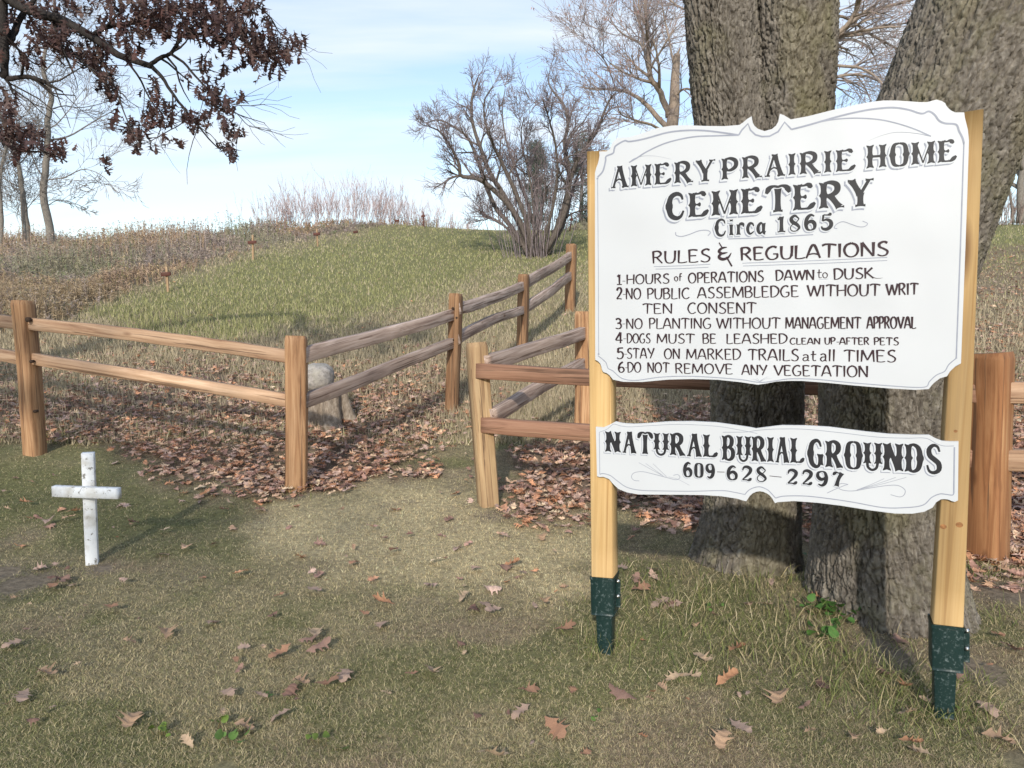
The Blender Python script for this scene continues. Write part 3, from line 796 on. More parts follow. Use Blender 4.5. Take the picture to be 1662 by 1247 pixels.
def stroke_profile(kind, pts, cap, weight):
    """sampled centre line in letter units + half widths in metres + notch"""
    w = weight * cap
    if kind == 'S':
        p0, p1 = np.array(pts[0]), np.array(pts[-1]); P = p0 + (p1 - p0) * ST[:, None]; return P, w * SM, cap * .045
    if kind == 'G':
        P = cr(*pts, n=9); t = np.linspace(0, 1, 9); return P, w * (0.86 + .35 * np.abs(2 * t - 1) ** 2.5), cap * .02
    if kind == 't': return cr(*pts, n=14), w * .27, 0
    if kind == 't2': return cr(*pts, n=14), w * .5, 0
    if kind == 'f':
        P = cr(*pts, n=5); return P, w * np.array([.42, .26, .2, .26, .42]), 0
    if kind in ('e', 'e2'):
        P = cr(*pts, n=12); t = np.linspace(0, 1, 12); b = .34 if kind == 'e' else .26
        return P, w * (b + .62 * np.clip((t - .35) / .5, 0, 1) ** 1.5 * (1 - .9 * np.clip((t - .8) / .2, 0, 1))), 0
    if kind == 'e3':
        P = cr(*pts, n=25); t = np.abs(np.linspace(-1, 1, 25)); return P, w * (.42 + .5 * np.clip((t - .35) / .4, 0, 1) * (1 - np.clip((t - .78) / .22, 0, 1) * .9)), 0
    if kind == 'c0': return cr(*pts, n=12), w * .34, 0
    P = cr(*pts, n=30); t = np.linspace(0, 1, 30)
    hw = .34 + .62 * np.sin(math.pi * t) ** 1.2
    if kind == 'o': hw = hw + .42 * np.exp(-((t - .5) / .035) ** 2)
    return P, w * hw, 0

def layout(text, adv, space=.55):
    x = 0; out = []
    for ch in text:
        if ch == ' ': x += space; continue
        a = adv(ch)
        out.append((ch, x)); x += a
    return out, x

def word_map(x0, yb0, yt0, x1, yb1, yt1, off):
    BL, TL, BR, TR = uv(x0, yb0, off), uv(x0, yt0, off), uv(x1, yb1, off), uv(x1, yt1, off)
    cap = 0.5 * (np.linalg.norm(TL - BL) + np.linalg.norm(TR - BR))
    def f(P, total):
        s = np.asarray(P)[:, :1] / total; t = np.asarray(P)[:, 1:2]
        return (BL * (1 - s) + BR * s) * (1 - t) + (TL * (1 - s) + TR * s) * t
    return f, cap

L_GREY, L_WHITE, L_INK = BT + 0.0004, BT + 0.0008, BT + 0.0012
def show_word(layers, text, box, weight=.108, shade=(-.0042, -.0046), gw=.0030, ww=.0038):
    """black letter with a white gap and a grey drop shade on its lower left"""
    f, cap = word_map(*box, BT)
    items, total = layout(text, lambda c: SHOW[c][0] + .15)
    total -= .20
    for ch, x in items:
        for kind, pts in SHOW[ch][1]:
            P, hw, notch = stroke_profile(kind, pts, cap, weight)
            Q = f(P + [x, 0], total)
            k = cap / 0.075
            layers[0].ribbon(Q, hw, grow=gw * k, shift=(shade[0] * 1.5 * k, shade[1] * 1.5 * k))
            layers[1].ribbon(Q, hw, grow=ww * k * .8, shift=(shade[0] * .55 * k, shade[1] * .55 * k))
            layers[2].ribbon(Q, hw, notch=notch)

HAND = {
 'A': (.78, [[(0, 0), (.38, 1), (.74, 0)], [(.10, .27), (.40, .33), (.66, .25)]]), 'B': (.64, [[(.06, 0), (.04, 1)], 'c', [(.02, .98), (.36, 1), (.50, .78), (.34, .56), (.06, .52)], 'c', [(.06, .53), (.42, .52), (.58, .28), (.42, .03), (.06, 0)]]),
 'C': (.72, ['c', [(.64, .88), (.44, 1), (.18, .86), (.04, .48), (.18, .10), (.42, 0), (.66, .14)]]), 'D': (.72, [[(.08, 0), (.06, 1)], 'c', [(0, .98), (.36, .98), (.64, .70), (.60, .30), (.34, .04), (.04, 0)]]),
 'E': (.62, [[(.08, 0), (.06, 1)], [(.02, .97), (.30, .99), (.54, .94)], [(.08, .52), (.46, .52)], [(.08, .02), (.34, .0), (.58, .05)]]), 'F': (.58, [[(.08, 0), (.06, 1)], [(.02, .97), (.30, .99), (.54, .94)], [(.08, .52), (.44, .52)]]),
 'G': (.76, ['c', [(.62, .90), (.42, 1), (.16, .84), (.04, .46), (.18, .08), (.42, 0), (.64, .14), (.66, .40)], [(.42, .42), (.70, .42)]]), 'H': (.74, [[(.06, 0), (.06, 1)], [(.64, 0), (.66, 1)], [(.06, .48), (.66, .52)]]),
 'I': (.24, [[(.10, 0), (.10, 1)]]), 'K': (.70, [[(.06, 0), (.06, 1)], [(.56, 1), (.10, .46)], [(.18, .52), (.64, 0)]]), 'L': (.56, [[(.08, 1), (.06, .02)], 'c', [(.04, .02), (.28, -.01), (.56, .06)]]),
 'M': (.94, [[(.04, 0), (.10, 1)], [(.10, 1), (.44, .14)], [(.44, .14), (.80, 1)], [(.80, 1), (.86, 0)]]), 'N': (.74, [[(.06, 0), (.06, 1)], [(.06, 1), (.62, .02)], [(.64, 0), (.64, 1)]]),
 'O': (.82, ['c', [(.40, 1), (.14, .84), (.04, .48), (.16, .12), (.40, 0), (.64, .14), (.74, .48), (.64, .84), (.40, 1)]]), 'P': (.60, [[(.08, 0), (.06, 1)], 'c', [(.02, .98), (.36, 1), (.54, .76), (.38, .50), (.10, .46)]]),
 'R': (.66, [[(.08, 0), (.06, 1)], 'c', [(.02, .98), (.36, 1), (.52, .78), (.36, .54), (.10, .50)], [(.26, .50), (.60, 0)]]), 'S': (.62, ['c', [(.54, .90), (.36, 1), (.14, .86), (.16, .64), (.36, .50), (.54, .32), (.48, .08), (.26, 0), (.04, .10)]]),
 'T': (.76, [[(.38, .96), (.36, 0)], 'c', [(0, .90), (.20, .99), (.50, .97), (.76, .90)]]), 'U': (.72, ['c', [(.06, 1), (.06, .40), (.14, .08), (.34, 0), (.54, .10), (.62, .44)], [(.62, .2), (.64, 1)]]),
 'V': (.76, [[(.02, 1), (.38, 0)], [(.38, 0), (.74, 1)]]), 'W': (1.08, [[(.02, 1), (.28, 0)], [(.28, 0), (.54, .92)], [(.54, .92), (.78, 0)], [(.78, 0), (1.06, 1)]]), 'Y': (.74, [[(.02, 1), (.36, .46)], [(.72, 1), (.30, 0)]]),
 '-': (.34, [[(.04, .46), (.28, .46)]]), '.': (.2, [[(.08, .44), (.12, .46)]]),
 'o': (.50, ['c', [(.24, .62), (.06, .50), (.04, .20), (.22, 0), (.40, .14), (.42, .44), (.24, .62)]]), 'f': (.40, ['c', [(.40, .96), (.24, 1), (.16, .80), (.14, 0)], [(.02, .60), (.36, .60)]]),
 't': (.44, ['c', [(.20, .98), (.18, .20), (.26, .02), (.42, .08)], [(.0, .62), (.44, .66)]]), 'a': (.58, ['c', [(.04, .54), (.24, .62), (.42, .50), (.42, .02)], 'c', [(.42, .36), (.16, .34), (.04, .16), (.18, .0), (.42, .14)], [(.42, .04), (.54, .02)]]), 'l': (.26, [[(.10, 0), (.12, 1)]]),
 '1': (.46, [[(.24, 0), (.24, 1)], [(.06, .80), (.24, .98)], [(.02, .02), (.46, .02)]]), '2': (.60, ['c', [(.06, .76), (.18, .98), (.42, .98), (.52, .74), (.34, .40), (.04, .04)], 'c', [(.04, .03), (.30, .06), (.56, .02)]]),
 '3': (.60, ['c', [(.06, .90), (.30, 1), (.50, .84), (.44, .62), (.20, .54)], 'c', [(.20, .54), (.48, .50), (.56, .24), (.38, .02), (.04, .08)]]), '4': (.64, [[(.44, 0), (.44, 1)], [(.44, 1), (.02, .30)], [(.02, .28), (.62, .28)]]),
 '5': (.60, [[(.14, .96), (.54, .98)], [(.14, .96), (.10, .56)], 'c', [(.10, .56), (.36, .64), (.54, .44), (.48, .12), (.24, 0), (.02, .10)]]), '6': (.60, ['c', [(.44, 1), (.20, .80), (.06, .40), (.16, .06), (.36, .0), (.54, .20), (.44, .46), (.22, .48), (.08, .32)]]),
}
def hand_word(paint, text, box, hw=.0021, space=.5, bold=1.0):
    f, cap = word_map(*box, BT)
    items, total = layout(text, lambda c: HAND[c][0] + .06, space)
    total -= .06
    for ch, x in items:
        curve = False
        for st in HAND[ch][1]:
            if isinstance(st, str): curve = True; continue
            P = np.array(st, float) + [x, 0]
            if curve or len(P) > 2 and ch in 'EFA': segs = [smooth_path(P, 5 * len(P))]
            else: segs = [P[i:i + 2] for i in range(len(P) - 1)]
            curve = False
            for sg in segs:
                if len(sg) == 2: sg = smooth_path(sg, 5)
                Q = f(sg, total)
                T = np.gradient(Q, axis=0); T /= np.linalg.norm(T, axis=1, keepdims=True) + 1e-9
                # a flat brush: full on downstrokes near the top, light along the bars
                v = np.abs(T[:, 1])
                tt = np.clip(sg[:, 1], 0, 1)
                w = hw * bold * (.80 + .62 * v) * (.80 + .45 * tt)
                paint.ribbon(Q, w)

def px_stroke(paint, pts, hw, taper=None, n=None, straight=False):
    P = np.array([uv(x, y, BT) for x, y in pts])
    Q = P if straight else smooth_path(P, n or max(10, 6 * len(pts)))
    t = np.linspace(0, 1, len(Q))
    w = np.full(len(Q), hw)
    if taper == 'both': w = hw * (.2 + .8 * np.sin(math.pi * np.clip(t, 0, 1)) ** .8)
    if taper == 'start': w = hw * (.15 + .85 * t)
    if taper == 'end': w = hw * (1 - .85 * t)
    paint.ribbon(Q, w)

# main board: name in show-card letters
lay = [Paint(L_GREY), Paint(L_WHITE), Paint(L_INK)]
show_word(lay, 'AMERY', (992, 306, 271, 1158, 293.5, 259))
show_word(lay, 'PRAIRIE', (1171, 292.5, 257.5, 1387, 277.5, 241.5))
show_word(lay, 'HOME', (1407, 274, 236, 1551, 262.5, 226.5))
show_word(lay, 'CEMETERY', (1081, 356, 316, 1414, 334, 290), weight=.118)
show_word(lay, 'Circa', (1160, 383.5, 357, 1242, 379, 353), weight=.105)
show_word(lay, '1865', (1261, 377.5, 352, 1351, 372, 347), weight=.13)
lay[0].build('lettering_shade', M_GREYLINE, main_board); lay[1].build('lettering_outline', M_WHITE_PAINT, main_board); lay[2].build('title_lettering', M_BLACK, main_board)

rules = Paint(L_INK)
W_ = [('RULES', (1058.7, 428, 408.6, 1154, 425, 404), .0027), ('REGULATIONS', (1202, 423, 402.5, 1443, 415, 392), .0030),
 ('HOURS', (1017, 461.5, 446, 1087, 460, 444.5), .0021), ('of', (1094.5, 456.5, 444.5, 1107, 456.2, 444.2), .0016), ('OPERATIONS', (1117, 459.8, 443.5, 1240, 457.4, 439.5), .0021),
 ('DAWN', (1259, 455.5, 439, 1322, 454.5, 438), .0022), ('to', (1326, 451.6, 437.5, 1344, 451.3, 437), .0013), ('DUSK', (1353, 453.8, 436.5, 1419, 451.8, 434.5), .0022),
 ('NO', (1016, 486, 468, 1041, 485.5, 468), .0021), ('PUBLIC', (1050.5, 485.6, 468.5, 1120, 485, 467.5), .0021), ('ASSEMBLEDGE', (1132, 484.3, 467, 1297, 481.8, 463.5), .0021),
 ('WITHOUT', (1310, 481.4, 463, 1429, 480.3, 461), .0022), ('WRIT', (1438, 479.7, 461, 1491, 478, 459.5), .0022),
 ('TEN', (1043, 509.4, 493.2, 1092, 509.2, 492.6), .0021), ('CONSENT', (1116, 509.2, 491.8, 1228, 508.8, 491), .0021),
 ('NO', (1016.5, 534, 517.5, 1043.5, 533.8, 517), .0020), ('PLANTING', (1053.5, 533.7, 516.8, 1155, 533.5, 516.5), .0020), ('WITHOUT', (1163, 533.5, 516.4, 1267, 533.3, 515.6), .0020),
 ('MANAGEMENT', (1275, 533.5, 515.2, 1398, 533.5, 514.8), .0020), ('APPROVAL', (1407, 533.5, 514.5, 1487, 533.2, 514.2), .0021),
 ('DOGS', (1017.5, 557, 541.7, 1056, 557, 541.7), .0019), ('MUST', (1066, 557.4, 542.2, 1128, 557.4, 542), .0020), ('BE', (1140.5, 557.6, 542, 1163, 557.6, 542), .0020), ('LEASHED', (1179, 558, 542, 1278.5, 557.6, 542), .0020),
 ('CLEAN', (1282, 559, 548.8, 1331.6, 559.2, 548.8), .0017), ('UP', (1338.5, 559, 548, 1356, 559, 548), .0017), ('-', (1357, 560, 550, 1363, 560, 550), .0012), ('AFTER', (1362.5, 559.4, 548.3, 1411, 559.8, 548), .0017), ('PETS', (1418.5, 560, 548.2, 1459, 560.4, 548), .0017),
 ('STAY', (1017.5, 582, 565.4, 1062, 581.8, 565.2), .0020), ('ON', (1078, 582.8, 566, 1104, 582.8, 566), .0020), ('MARKED', (1114, 583.4, 566.5, 1203, 584, 566.7), .0020), ('TRAILS', (1214, 584.6, 567, 1297, 586, 567), .0021),
 ('at', (1302.5, 586, 569.5, 1325, 586, 569.5), .0018), ('all', (1331, 586.4, 567.3, 1356.5, 586.5, 567), .0020), ('TIMES', (1369.5, 587, 568.2, 1455, 588, 568.5), .0021),
 ('DO', (1018.5, 604.4, 588.4, 1041, 604.4, 588), .0020), ('NOT', (1051, 605, 588.5, 1087, 605, 588.7), .0020), ('REMOVE', (1096, 606, 590.2, 1190, 607.5, 590.8), .0020), ('ANY', (1204, 608.6, 592, 1245, 609, 592.5), .0020), ('VEGETATION', (1256, 609.4, 593, 1409.5, 612.4, 594), .0021)]
heading = Paint(L_INK)
for t_, b_, h_ in W_: hand_word(heading if t_ in ('RULES', 'REGULATIONS') else rules, t_, b_, hw=h_)
for t_, b_ in [('1', (1001, 462.4, 446, 1009.5, 462.2, 446)), ('2', (1000.5, 486, 467.5, 1010, 486, 467.5)), ('3', (998.5, 534, 517.2, 1009, 534, 517.2)), ('4', (999, 557.3, 539.5, 1011, 557.3, 539.5)), ('5', (1001, 582.6, 564.5, 1012.5, 582.6, 564.5)), ('6', (1003, 604.4, 587.6, 1014, 604.4, 587.6))]:
    hand_word(rules, t_, b_, hw=.0026)
for x_, y_ in [(1010.5, 456.5), (1011, 478), (1010.5, 526), (1012, 550), (1013.5, 575), (1015, 597)]:
    px_stroke(rules, [(x_, y_), (x_ + 4.5, y_)], .0009, straight=True)
# tail of the K, ampersand
px_stroke(rules, [(1408, 443), (1418, 450.5), (1426, 452), (1433, 451)], .0014, 'end')
px_stroke(heading, [(1180, 401.5), (1172, 403), (1167, 408), (1172, 411.5), (1181, 410)], .0052, 'both')
px_stroke(heading, [(1181, 410), (1171, 412), (1167, 417.5), (1173, 421), (1182, 418), (1187, 410.5)], .0056, 'both')
px_stroke(heading, [(1167, 394), (1172, 402)], .0022, straight=True); px_stroke(heading, [(1179, 417), (1188, 432.5)], .0030, straight=True)
heading.build('heading_lettering', M_RULES, main_board); rules.build('rules_lettering', M_RULES, main_board)

sc = Paint(L_GREY)
BORDER = [(970, 288), (978, 279), (981, 270), (983, 260.5), (984, 254), (995, 249), (997, 242), (1000, 236.5), (1013.6, 228.8), (1022, 230), (1046, 225.7), (1083, 215.5), (1114, 212), (1144.6, 212.4), (1175, 216), (1199, 219.6)]
BORDER2 = [(1199, 219.6), (1204, 211.4), (1214, 201), (1218, 211.4), (1226, 219), (1236.6, 222), (1249, 221.4), (1263, 214), (1273.5, 198.5), (1284.5, 210.4)]
BORDER3 = [(1284.5, 210.4), (1311, 203.6), (1362, 189), (1403, 179.7), (1434, 175.6), (1454, 175.2), (1475, 178.6), (1491, 183.8), (1499, 184.4), (1507.5, 181), (1516.7, 186.4), (1524, 196), (1534, 200.5), (1551.5, 202.5), (1556.6, 213.4), (1562, 224), (1564.4, 233)]
BORDER4 = [(1552, 581.6), (1540, 592), (1533, 603), (1520, 609), (1508.5, 619.5), (1503.5, 627.6), (1485, 629), (1444, 626.4), (1383, 621.5), (1321, 615.6), (1280.5, 615.2), (1259, 618.2), (1232.6, 620.8), (1196, 615.6), (1124, 611), (1073, 612.3), (1032, 617.6), (1009.6, 614.3), (995, 602.5), (987, 598), (983, 588), (970.7, 577.5)]
for b_ in (BORDER, BORDER3): px_stroke(sc, b_, .0032)
px_stroke(sc, BORDER2, .0030, straight=True)
px_stroke(sc, BORDER4, .0017)
px_stroke(sc, [(1564.4, 234), (1558.5, 410), (1552, 581)], .0021, straight=True)
px_stroke(sc, [(970, 290), (971.2, 440), (971.7, 574)], .0013, straight=True)
px_stroke(sc, [(1199, 219.6), (1165, 220.6), (1124, 222.6), (1083, 231.8), (1052.5, 245), (1034, 256.4), (1021, 264)], .0027)
px_stroke(sc, [(1021, 264), (1030, 257.4), (1046, 253.4), (1067, 254), (1090, 259)], .0012, 'end')
px_stroke(sc, [(1284.5, 210.4), (1321, 200.5), (1352, 194.3), (1387, 192), (1424, 194), (1454, 200), (1485, 210), (1511, 221.6)], .0022)
px_stroke(sc, [(1511, 221.6), (1485, 216.5), (1454, 215), (1430, 220.6), (1408, 229.4)], .0012, 'end')
px_stroke(sc, [(1096.5, 377), (1097.5, 382), (1106, 384), (1118, 381), (1134, 375), (1147, 374), (1153, 377.5), (1149, 383)], .0017)
px_stroke(sc, [(1359, 371.4), (1354, 370), (1358, 364), (1368, 360), (1381, 364), (1393, 368), (1403, 368), (1408, 363), (1400, 359)], .0013)
px_stroke(sc, [(1182, 388), (1240, 386), (1320, 381)], .0019)
for a_, b_ in [((1061, 433), (1153, 429)), ((1064, 437), (1150, 434)), ((1205, 427.4), (1440, 418)), ((1206, 432), (1440, 423))]:
    px_stroke(sc, [a_, ((a_[0] + b_[0]) / 2, (a_[1] + b_[1]) / 2 + .5), b_], .0012)
px_stroke(sc, [(1329, 453.6), (1344, 453.2)], .0006, straight=True)
for e_ in [(1219, 616), (1223, 619.5), (1226, 613.5), (1239, 617.5), (1249, 611.5), (1252, 614.5)]:
    px_stroke(sc, [(1233, 620), ((e_[0] + 1233) / 2, (e_[1] + 616) / 2), e_], .0007, 'end')
for x_, y_ in [(969.8, 290), (1564.3, 233.5), (1552, 581), (971.7, 575)]:
    px_stroke(sc, [(x_ - 1.4, y_), (x_ + 1.4, y_)], .0032, straight=True)
sc.build('scrollwork', M_GREYLINE, main_board)

# lower board
lay = [Paint(L_GREY), Paint(L_WHITE), Paint(L_INK)]
kw = dict(shade=(-.0025, -.0030), gw=.0018, ww=.0030)
show_word(lay, 'NATURAL', (984, 733.5, 700, 1163, 743, 705.5), weight=.105, **kw)
show_word(lay, 'BURIAL', (1173, 747, 706.6, 1303.5, 752.5, 711), weight=.086, **kw)
show_word(lay, 'GROUNDS', (1311.6, 757, 714, 1527, 769, 722.5), weight=.092, **kw)
show_word(lay, '609', (1109, 774, 750.8, 1160, 776, 753.4), weight=.125, **kw)
show_word(lay, '628', (1179, 778.5, 756.4, 1245, 782.5, 758.8), weight=.125, **kw)
show_word(lay, '2297', (1276, 785.5, 762.4, 1369, 790, 766.6), weight=.13, **kw)
lay[0].build('lettering_shade', M_GREYLINE, lower_board); lay[1].build('lettering_outline', M_WHITE_PAINT, lower_board); lay[2].build('title_lettering', M_BLACK, lower_board)
ds = Paint(L_INK)
px_stroke(ds, [(1164, 766), (1176, 766.4)], .0011, straight=True); ds.build('dash_lettering', M_RULES, lower_board); ds = Paint(L_INK); px_stroke(ds, [(1249, 772.5), (1268.5, 774.6)], .0011, straight=True)
ds.build('dash_lettering', M_RULES, lower_board)
sc = Paint(L_GREY)
px_stroke(sc, [(972.7, 701.8), (985, 697), (991, 692), (997, 688.6), (1008, 691.6), (1023, 693), (1056, 691), (1104, 689), (1162, 692), (1200, 698), (1229, 703.7)], .0009)
px_stroke(sc, [(1173, 701.8), (1210, 701.4), (1227, 699), (1250, 697), (1269, 696.4), (1308, 697), (1365.5, 702.7), (1423, 709.5), (1471, 711.4), (1502, 711.4), (1519.5, 720), (1532, 724), (1548.4, 724)], .0010)
px_stroke(sc, [(1549, 726), (1548, 801)], .0022, straight=True)
px_stroke(sc, [(1548, 801), (1545.5, 803.8), (1535, 802.5), (1525, 802), (1512, 807.7), (1498, 820), (1471, 824), (1433, 824), (1385, 815.4), (1346, 809.6), (1308, 805.4), (1273, 805.4), (1258.7, 808.6)], .0018)
px_stroke(sc, [(1258.7, 808.6), (1251, 800), (1244.6, 794.5), (1233, 790.3), (1221.5, 792.5), (1214, 797), (1209, 802.8)], .0017)
px_stroke(sc, [(1209, 802.8), (1190.7, 799), (1171.4, 796.5), (1123, 797.5), (1075, 797), (1040.5, 796), (1017.4, 791), (1002, 780.7), (990.4, 772), (979, 768.8), (973.5, 770)], .0016)
px_stroke(sc, [(973.5, 770), (972.7, 701.8)], .0012, straight=True)
px_stroke(sc, [(1037.6, 780.7), (1029, 779.7), (1025, 774), (1029, 767.8), (1042, 765.7), (1058, 769), (1085, 776), (1098, 778.8), (1103.6, 775), (1100, 770.5), (1093, 771.7)], .0012)
px_stroke(sc, [(1085, 774), (1100, 778), (1119, 787.8)], .0006)
for a_, b_ in [((1036.6, 751), (1077, 773)), ((1048, 752.4), (1077, 773)), ((1060, 753), (1082, 774))]: px_stroke(sc, [a_, b_], .0008, straight=True)
px_stroke(sc, [(1342.4, 800.5), (1354, 795), (1371, 788), (1376, 786.5), (1365.5, 785), (1360, 789), (1365.5, 795), (1385, 797), (1413.7, 792), (1442.5, 788), (1458, 788.4), (1468.5, 795), (1467.6, 803), (1460, 806.7), (1445.4, 803)], .0012)
for b_ in [(1435, 777), (1454, 775), (1471, 775)]: px_stroke(sc, [(1390.5, 795.5), ((1390.5 + b_[0]) / 2, (795 + b_[1]) / 2 + 1), b_], .0008)
sc.build('scrollwork', M_GREYLINE, lower_board)

for x_, y_, r_ in [(1531, 855, .0085), (1557, 852, .0095), (1551, 700, .005), (976, 330, .004)]:
    c_ = uv(x_, y_, 0.0); th_ = np.linspace(0, 2 * math.pi, 20, endpoint=False)
    V_ = from_uv(np.concatenate([c_ + np.stack([r_ * np.cos(th_) * 1.2, r_ * np.sin(th_)], 1), [c_]]), np.append(np.full(20, .0003), .0007))
    mesh_np('knot', V_, [np.stack([np.arange(20), (np.arange(20) + 1) % 20, np.full(20, 20)], 1)], M_KNOT, sp2 if x_ > 1200 else sp1)

# ------------------------------------------------------------------ timber beams (fence, crosses)
def beam(p0, p1, w, h, name, mat, parent, seed=0, rough=0.006, seg=26, bow=0.0, bevel=0.008, taper=1.0, up=(0, 0, 1), cap_cut=0.0, tri=0.0):
    """a split timber from p0 to p1: hewn, slightly crooked, eased edges; local X runs along it"""
    r = np.random.default_rng(seed)
    p0, p1 = np.asarray(p0, float), np.asarray(p1, float)
    d = p1 - p0; L_ = np.linalg.norm(d); X = d / L_
    Y = np.cross(np.array(up, float), X); Y /= np.linalg.norm(Y); Z = np.cross(X, Y)
    t = np.linspace(0, 1, seg)
    ph = r.uniform(0, 6, 6)
    def wob(a): return sum(np.sin(t * L_ * f + p) / f for f, p in ((1.7 + r.random(), ph[0]), (4.3 + r.random() * 2, ph[1]), (11 + 4 * r.random(), ph[2]))) * a
    cyl = 8
    base = np.array([(-1, -1 + bevel / (h / 2) * 1), (-1 + bevel / (w / 2), -1), (1 - bevel / (w / 2), -1), (1, -1 + bevel / (h / 2)), (1, 1 - bevel / (h / 2)), (1 - bevel / (w / 2), 1), (-1 + bevel / (w / 2), 1), (-1, 1 - bevel / (h / 2))])
    if tri:
        base[4:6, 0] *= (1 - tri); base[6:8, 0] *= (1 - tri * .3)
    cy, cz = wob(rough * 1.6), wob(rough * 1.6) + bow * np.sin(math.pi * t)
    jit = np.stack([wob(rough * 1.1) for _ in range(8)], 1) + r.normal(0, rough * .10, (seg, 8))
    jit2 = np.stack([wob(rough * 1.1) for _ in range(8)], 1) + r.normal(0, rough * .10, (seg, 8))
    ww = (w / 2) * (1 + (taper - 1) * t) ; hh = (h / 2) * (1 + (taper - 1) * t)
    V = np.zeros((seg, 8, 3))
    V[:, :, 0] = (t * L_)[:, None]
    V[:, :, 1] = base[None, :, 0] * ww[:, None] + cy[:, None] + jit
    V[:, :, 2] = base[None, :, 1] * hh[:, None] + cz[:, None] + jit2
    if cap_cut:
        # top chamfer
        for j in range(8): V[-1, j, 0] -= cap_cut * (1 if j in (4, 5, 6, 7) else .2) * (.5 + r.random())
        V[-1, :, 1:] *= .90; 
    V = V.reshape(-1, 3)
    i, j = np.meshgrid(np.arange(seg - 1), np.arange(8), indexing='ij')
    F = np.stack([i * 8 + j, i * 8 + (j + 1) % 8, (i + 1) * 8 + (j + 1) % 8, (i + 1) * 8 + j], -1).reshape(-1, 4)[:, ::-1]
    g = Geo(); g.add(V, [F, np.array([np.arange(8)]), np.array([np.arange(8)[::-1] + (seg - 1) * 8])])
    M = Matrix(((X[0], Y[0], Z[0], p0[0]), (X[1], Y[1], Z[1], p0[1]), (X[2], Y[2], Z[2], p0[2]), (0, 0, 0, 1)))
    return g.build(name, mat, parent, matrix=M)

M_HOLE_KNOT = mat_flat('dark_hole_knot', (0.05, 0.03, 0.02), rough=0.9)  # dark colour standing for the shade in holes and for knots

def fence_post(top, base, Y, w, parent, seed, mat=None, face=(0, 1, 0), d=None, cut=.012):
    b = at(*base, Y); t = at(*top, Y)
    b = b.copy(); b[2] = gz(b[0], b[1])
    ax = (t - b) / np.linalg.norm(t - b)
    return beam(b - ax * .12, t, w, d or w * 1.02, 'post', mat or M_CEDAR, parent, seed, rough=.004, seg=34, bevel=.011, up=face, cap_cut=cut)

def fence_rail(a, Ya, b, Yb, w, h, parent, seed, mat, bow=0.0, tri=.42, ext=.05):
    p, q = at(*a, Ya), at(*b, Yb)
    u = (q - p) / np.linalg.norm(q - p)
    return beam(p - u * ext, q + u * ext, w, h * 1.22, 'rail', mat, parent, seed, rough=.0042, seg=46, bow=bow * .6, tri=tri, bevel=.005)

P1, P2, P3, P4, P5 = 6.2, 5.5, 7.7, 10.5, 13.5
left_fence = empty('split_rail_fence', (*at(480, 803, P2)[:2], gz(*at(480, 803, P2)[:2])), 'cedar split rail fence left of the path, turning a corner and climbing past the boulder', 'fence', 'split rail fences beside the path')
LFd = np.array([0.9, -.43, 0])
fence_post((38, 487), (55, 720), P1, .135, left_fence, 11, face=(0.25, .9, 0))
fence_post((-330, 452), (-310, 640), 7.3, .15, left_fence, 12)
fence_post((480, 544), (482, 804), P2, .150, left_fence, 13, face=(-.15, .95, 0))
fence_post((739, 476), (734, 668), P3, .118, left_fence, 14, face=(.35, .9, 0))
fence_post((850, 445), (848, 585), P4, .135, left_fence, 15, face=(.35, .9, 0))
fence_post((927.5, 396), (926, 503), P5, .165, left_fence, 16, face=(.35, .9, 0))
fence_rail((48, 524), P1, (468, 577.5), P2, .075, .082, left_fence, 21, M_RAIL, bow=.012)
fence_rail((48, 583), P1, (468, 652), P2, .075, .078, left_fence, 22, M_RAIL, bow=.035)
fence_rail((-320, 478), 7.3, (34, 524), P1, .075, .085, left_fence, 23, M_RAIL, bow=-.01)
fence_rail((-320, 528), 7.3, (34, 582), P1, .075, .085, left_fence, 24, M_RAIL, bow=.03)
fence_rail((492, 578), P2, (735, 510), P3, .085, .092, left_fence, 25, M_GREYRAIL, bow=-.01)
fence_rail((492, 652), P2, (735, 557), P3, .085, .085, left_fence, 26, M_GREYRAIL, bow=.01)
fence_rail((742, 500), P3, (848, 463), P4, .085, .10, left_fence, 27, M_GREYRAIL, bow=-.06)
fence_rail((740, 549), P3, (848, 503), P4, .085, .09, left_fence, 28, M_GREYRAIL, bow=.05)
fence_rail((852, 460), P4, (926, 415), P5, .09, .12, left_fence, 29, M_GREYRAIL, bow=-.02)
fence_rail((852, 500), P4, (926, 447), P5, .09, .12, left_fence, 30, M_GREYRAIL, bow=-.02)

right_fence = empty('split_rail_fence', (*at(795, 827, 5.2)[:2], gz(*at(795, 827, 5.2)[:2])), 'cedar split rail fence with a leaning yellow corner post, passing behind the sign and oak', 'fence', 'split rail fences beside the path')
fence_post((772, 555), (793, 822), 5.2, .132, right_fence, 31, mat=mat_wood('pale_corner_cedar', [(0.30, (0.22, 0.14, 0.08)), (0.46, (0.38, 0.255, 0.14)), (0.6, (0.47, 0.335, 0.19)), (0.75, (0.54, 0.41, 0.26))]), face=(-.33, .94, 0), cut=.008)
Q2 = 7.0
fence_post((948, 505), (946, 708), Q2, .150, right_fence, 32, face=(.25, .95, 0))
Q3 = at(1022, 600, 9.4)
beam((Q3[0], Q3[1], gz(Q3[0], Q3[1]) - .1), (Q3[0], Q3[1], gz(Q3[0], Q3[1]) + 1.18), .13, .13, 'post', M_CEDAR, right_fence, 33, rough=.0035, cap_cut=.012)
_z3 = gz(Q3[0], Q3[1])
_q2a = at(950, 536, Q2); _q2b = at(950, 590, Q2)
beam(_q2a, (Q3[0], Q3[1], _z3 + 1.02), .085, .09, 'rail', M_GREYRAIL, right_fence, 34, tri=.25)
beam(_q2b, (Q3[0], Q3[1], _z3 + .62), .085, .09, 'rail', M_GREYRAIL, right_fence, 35, tri=.25)
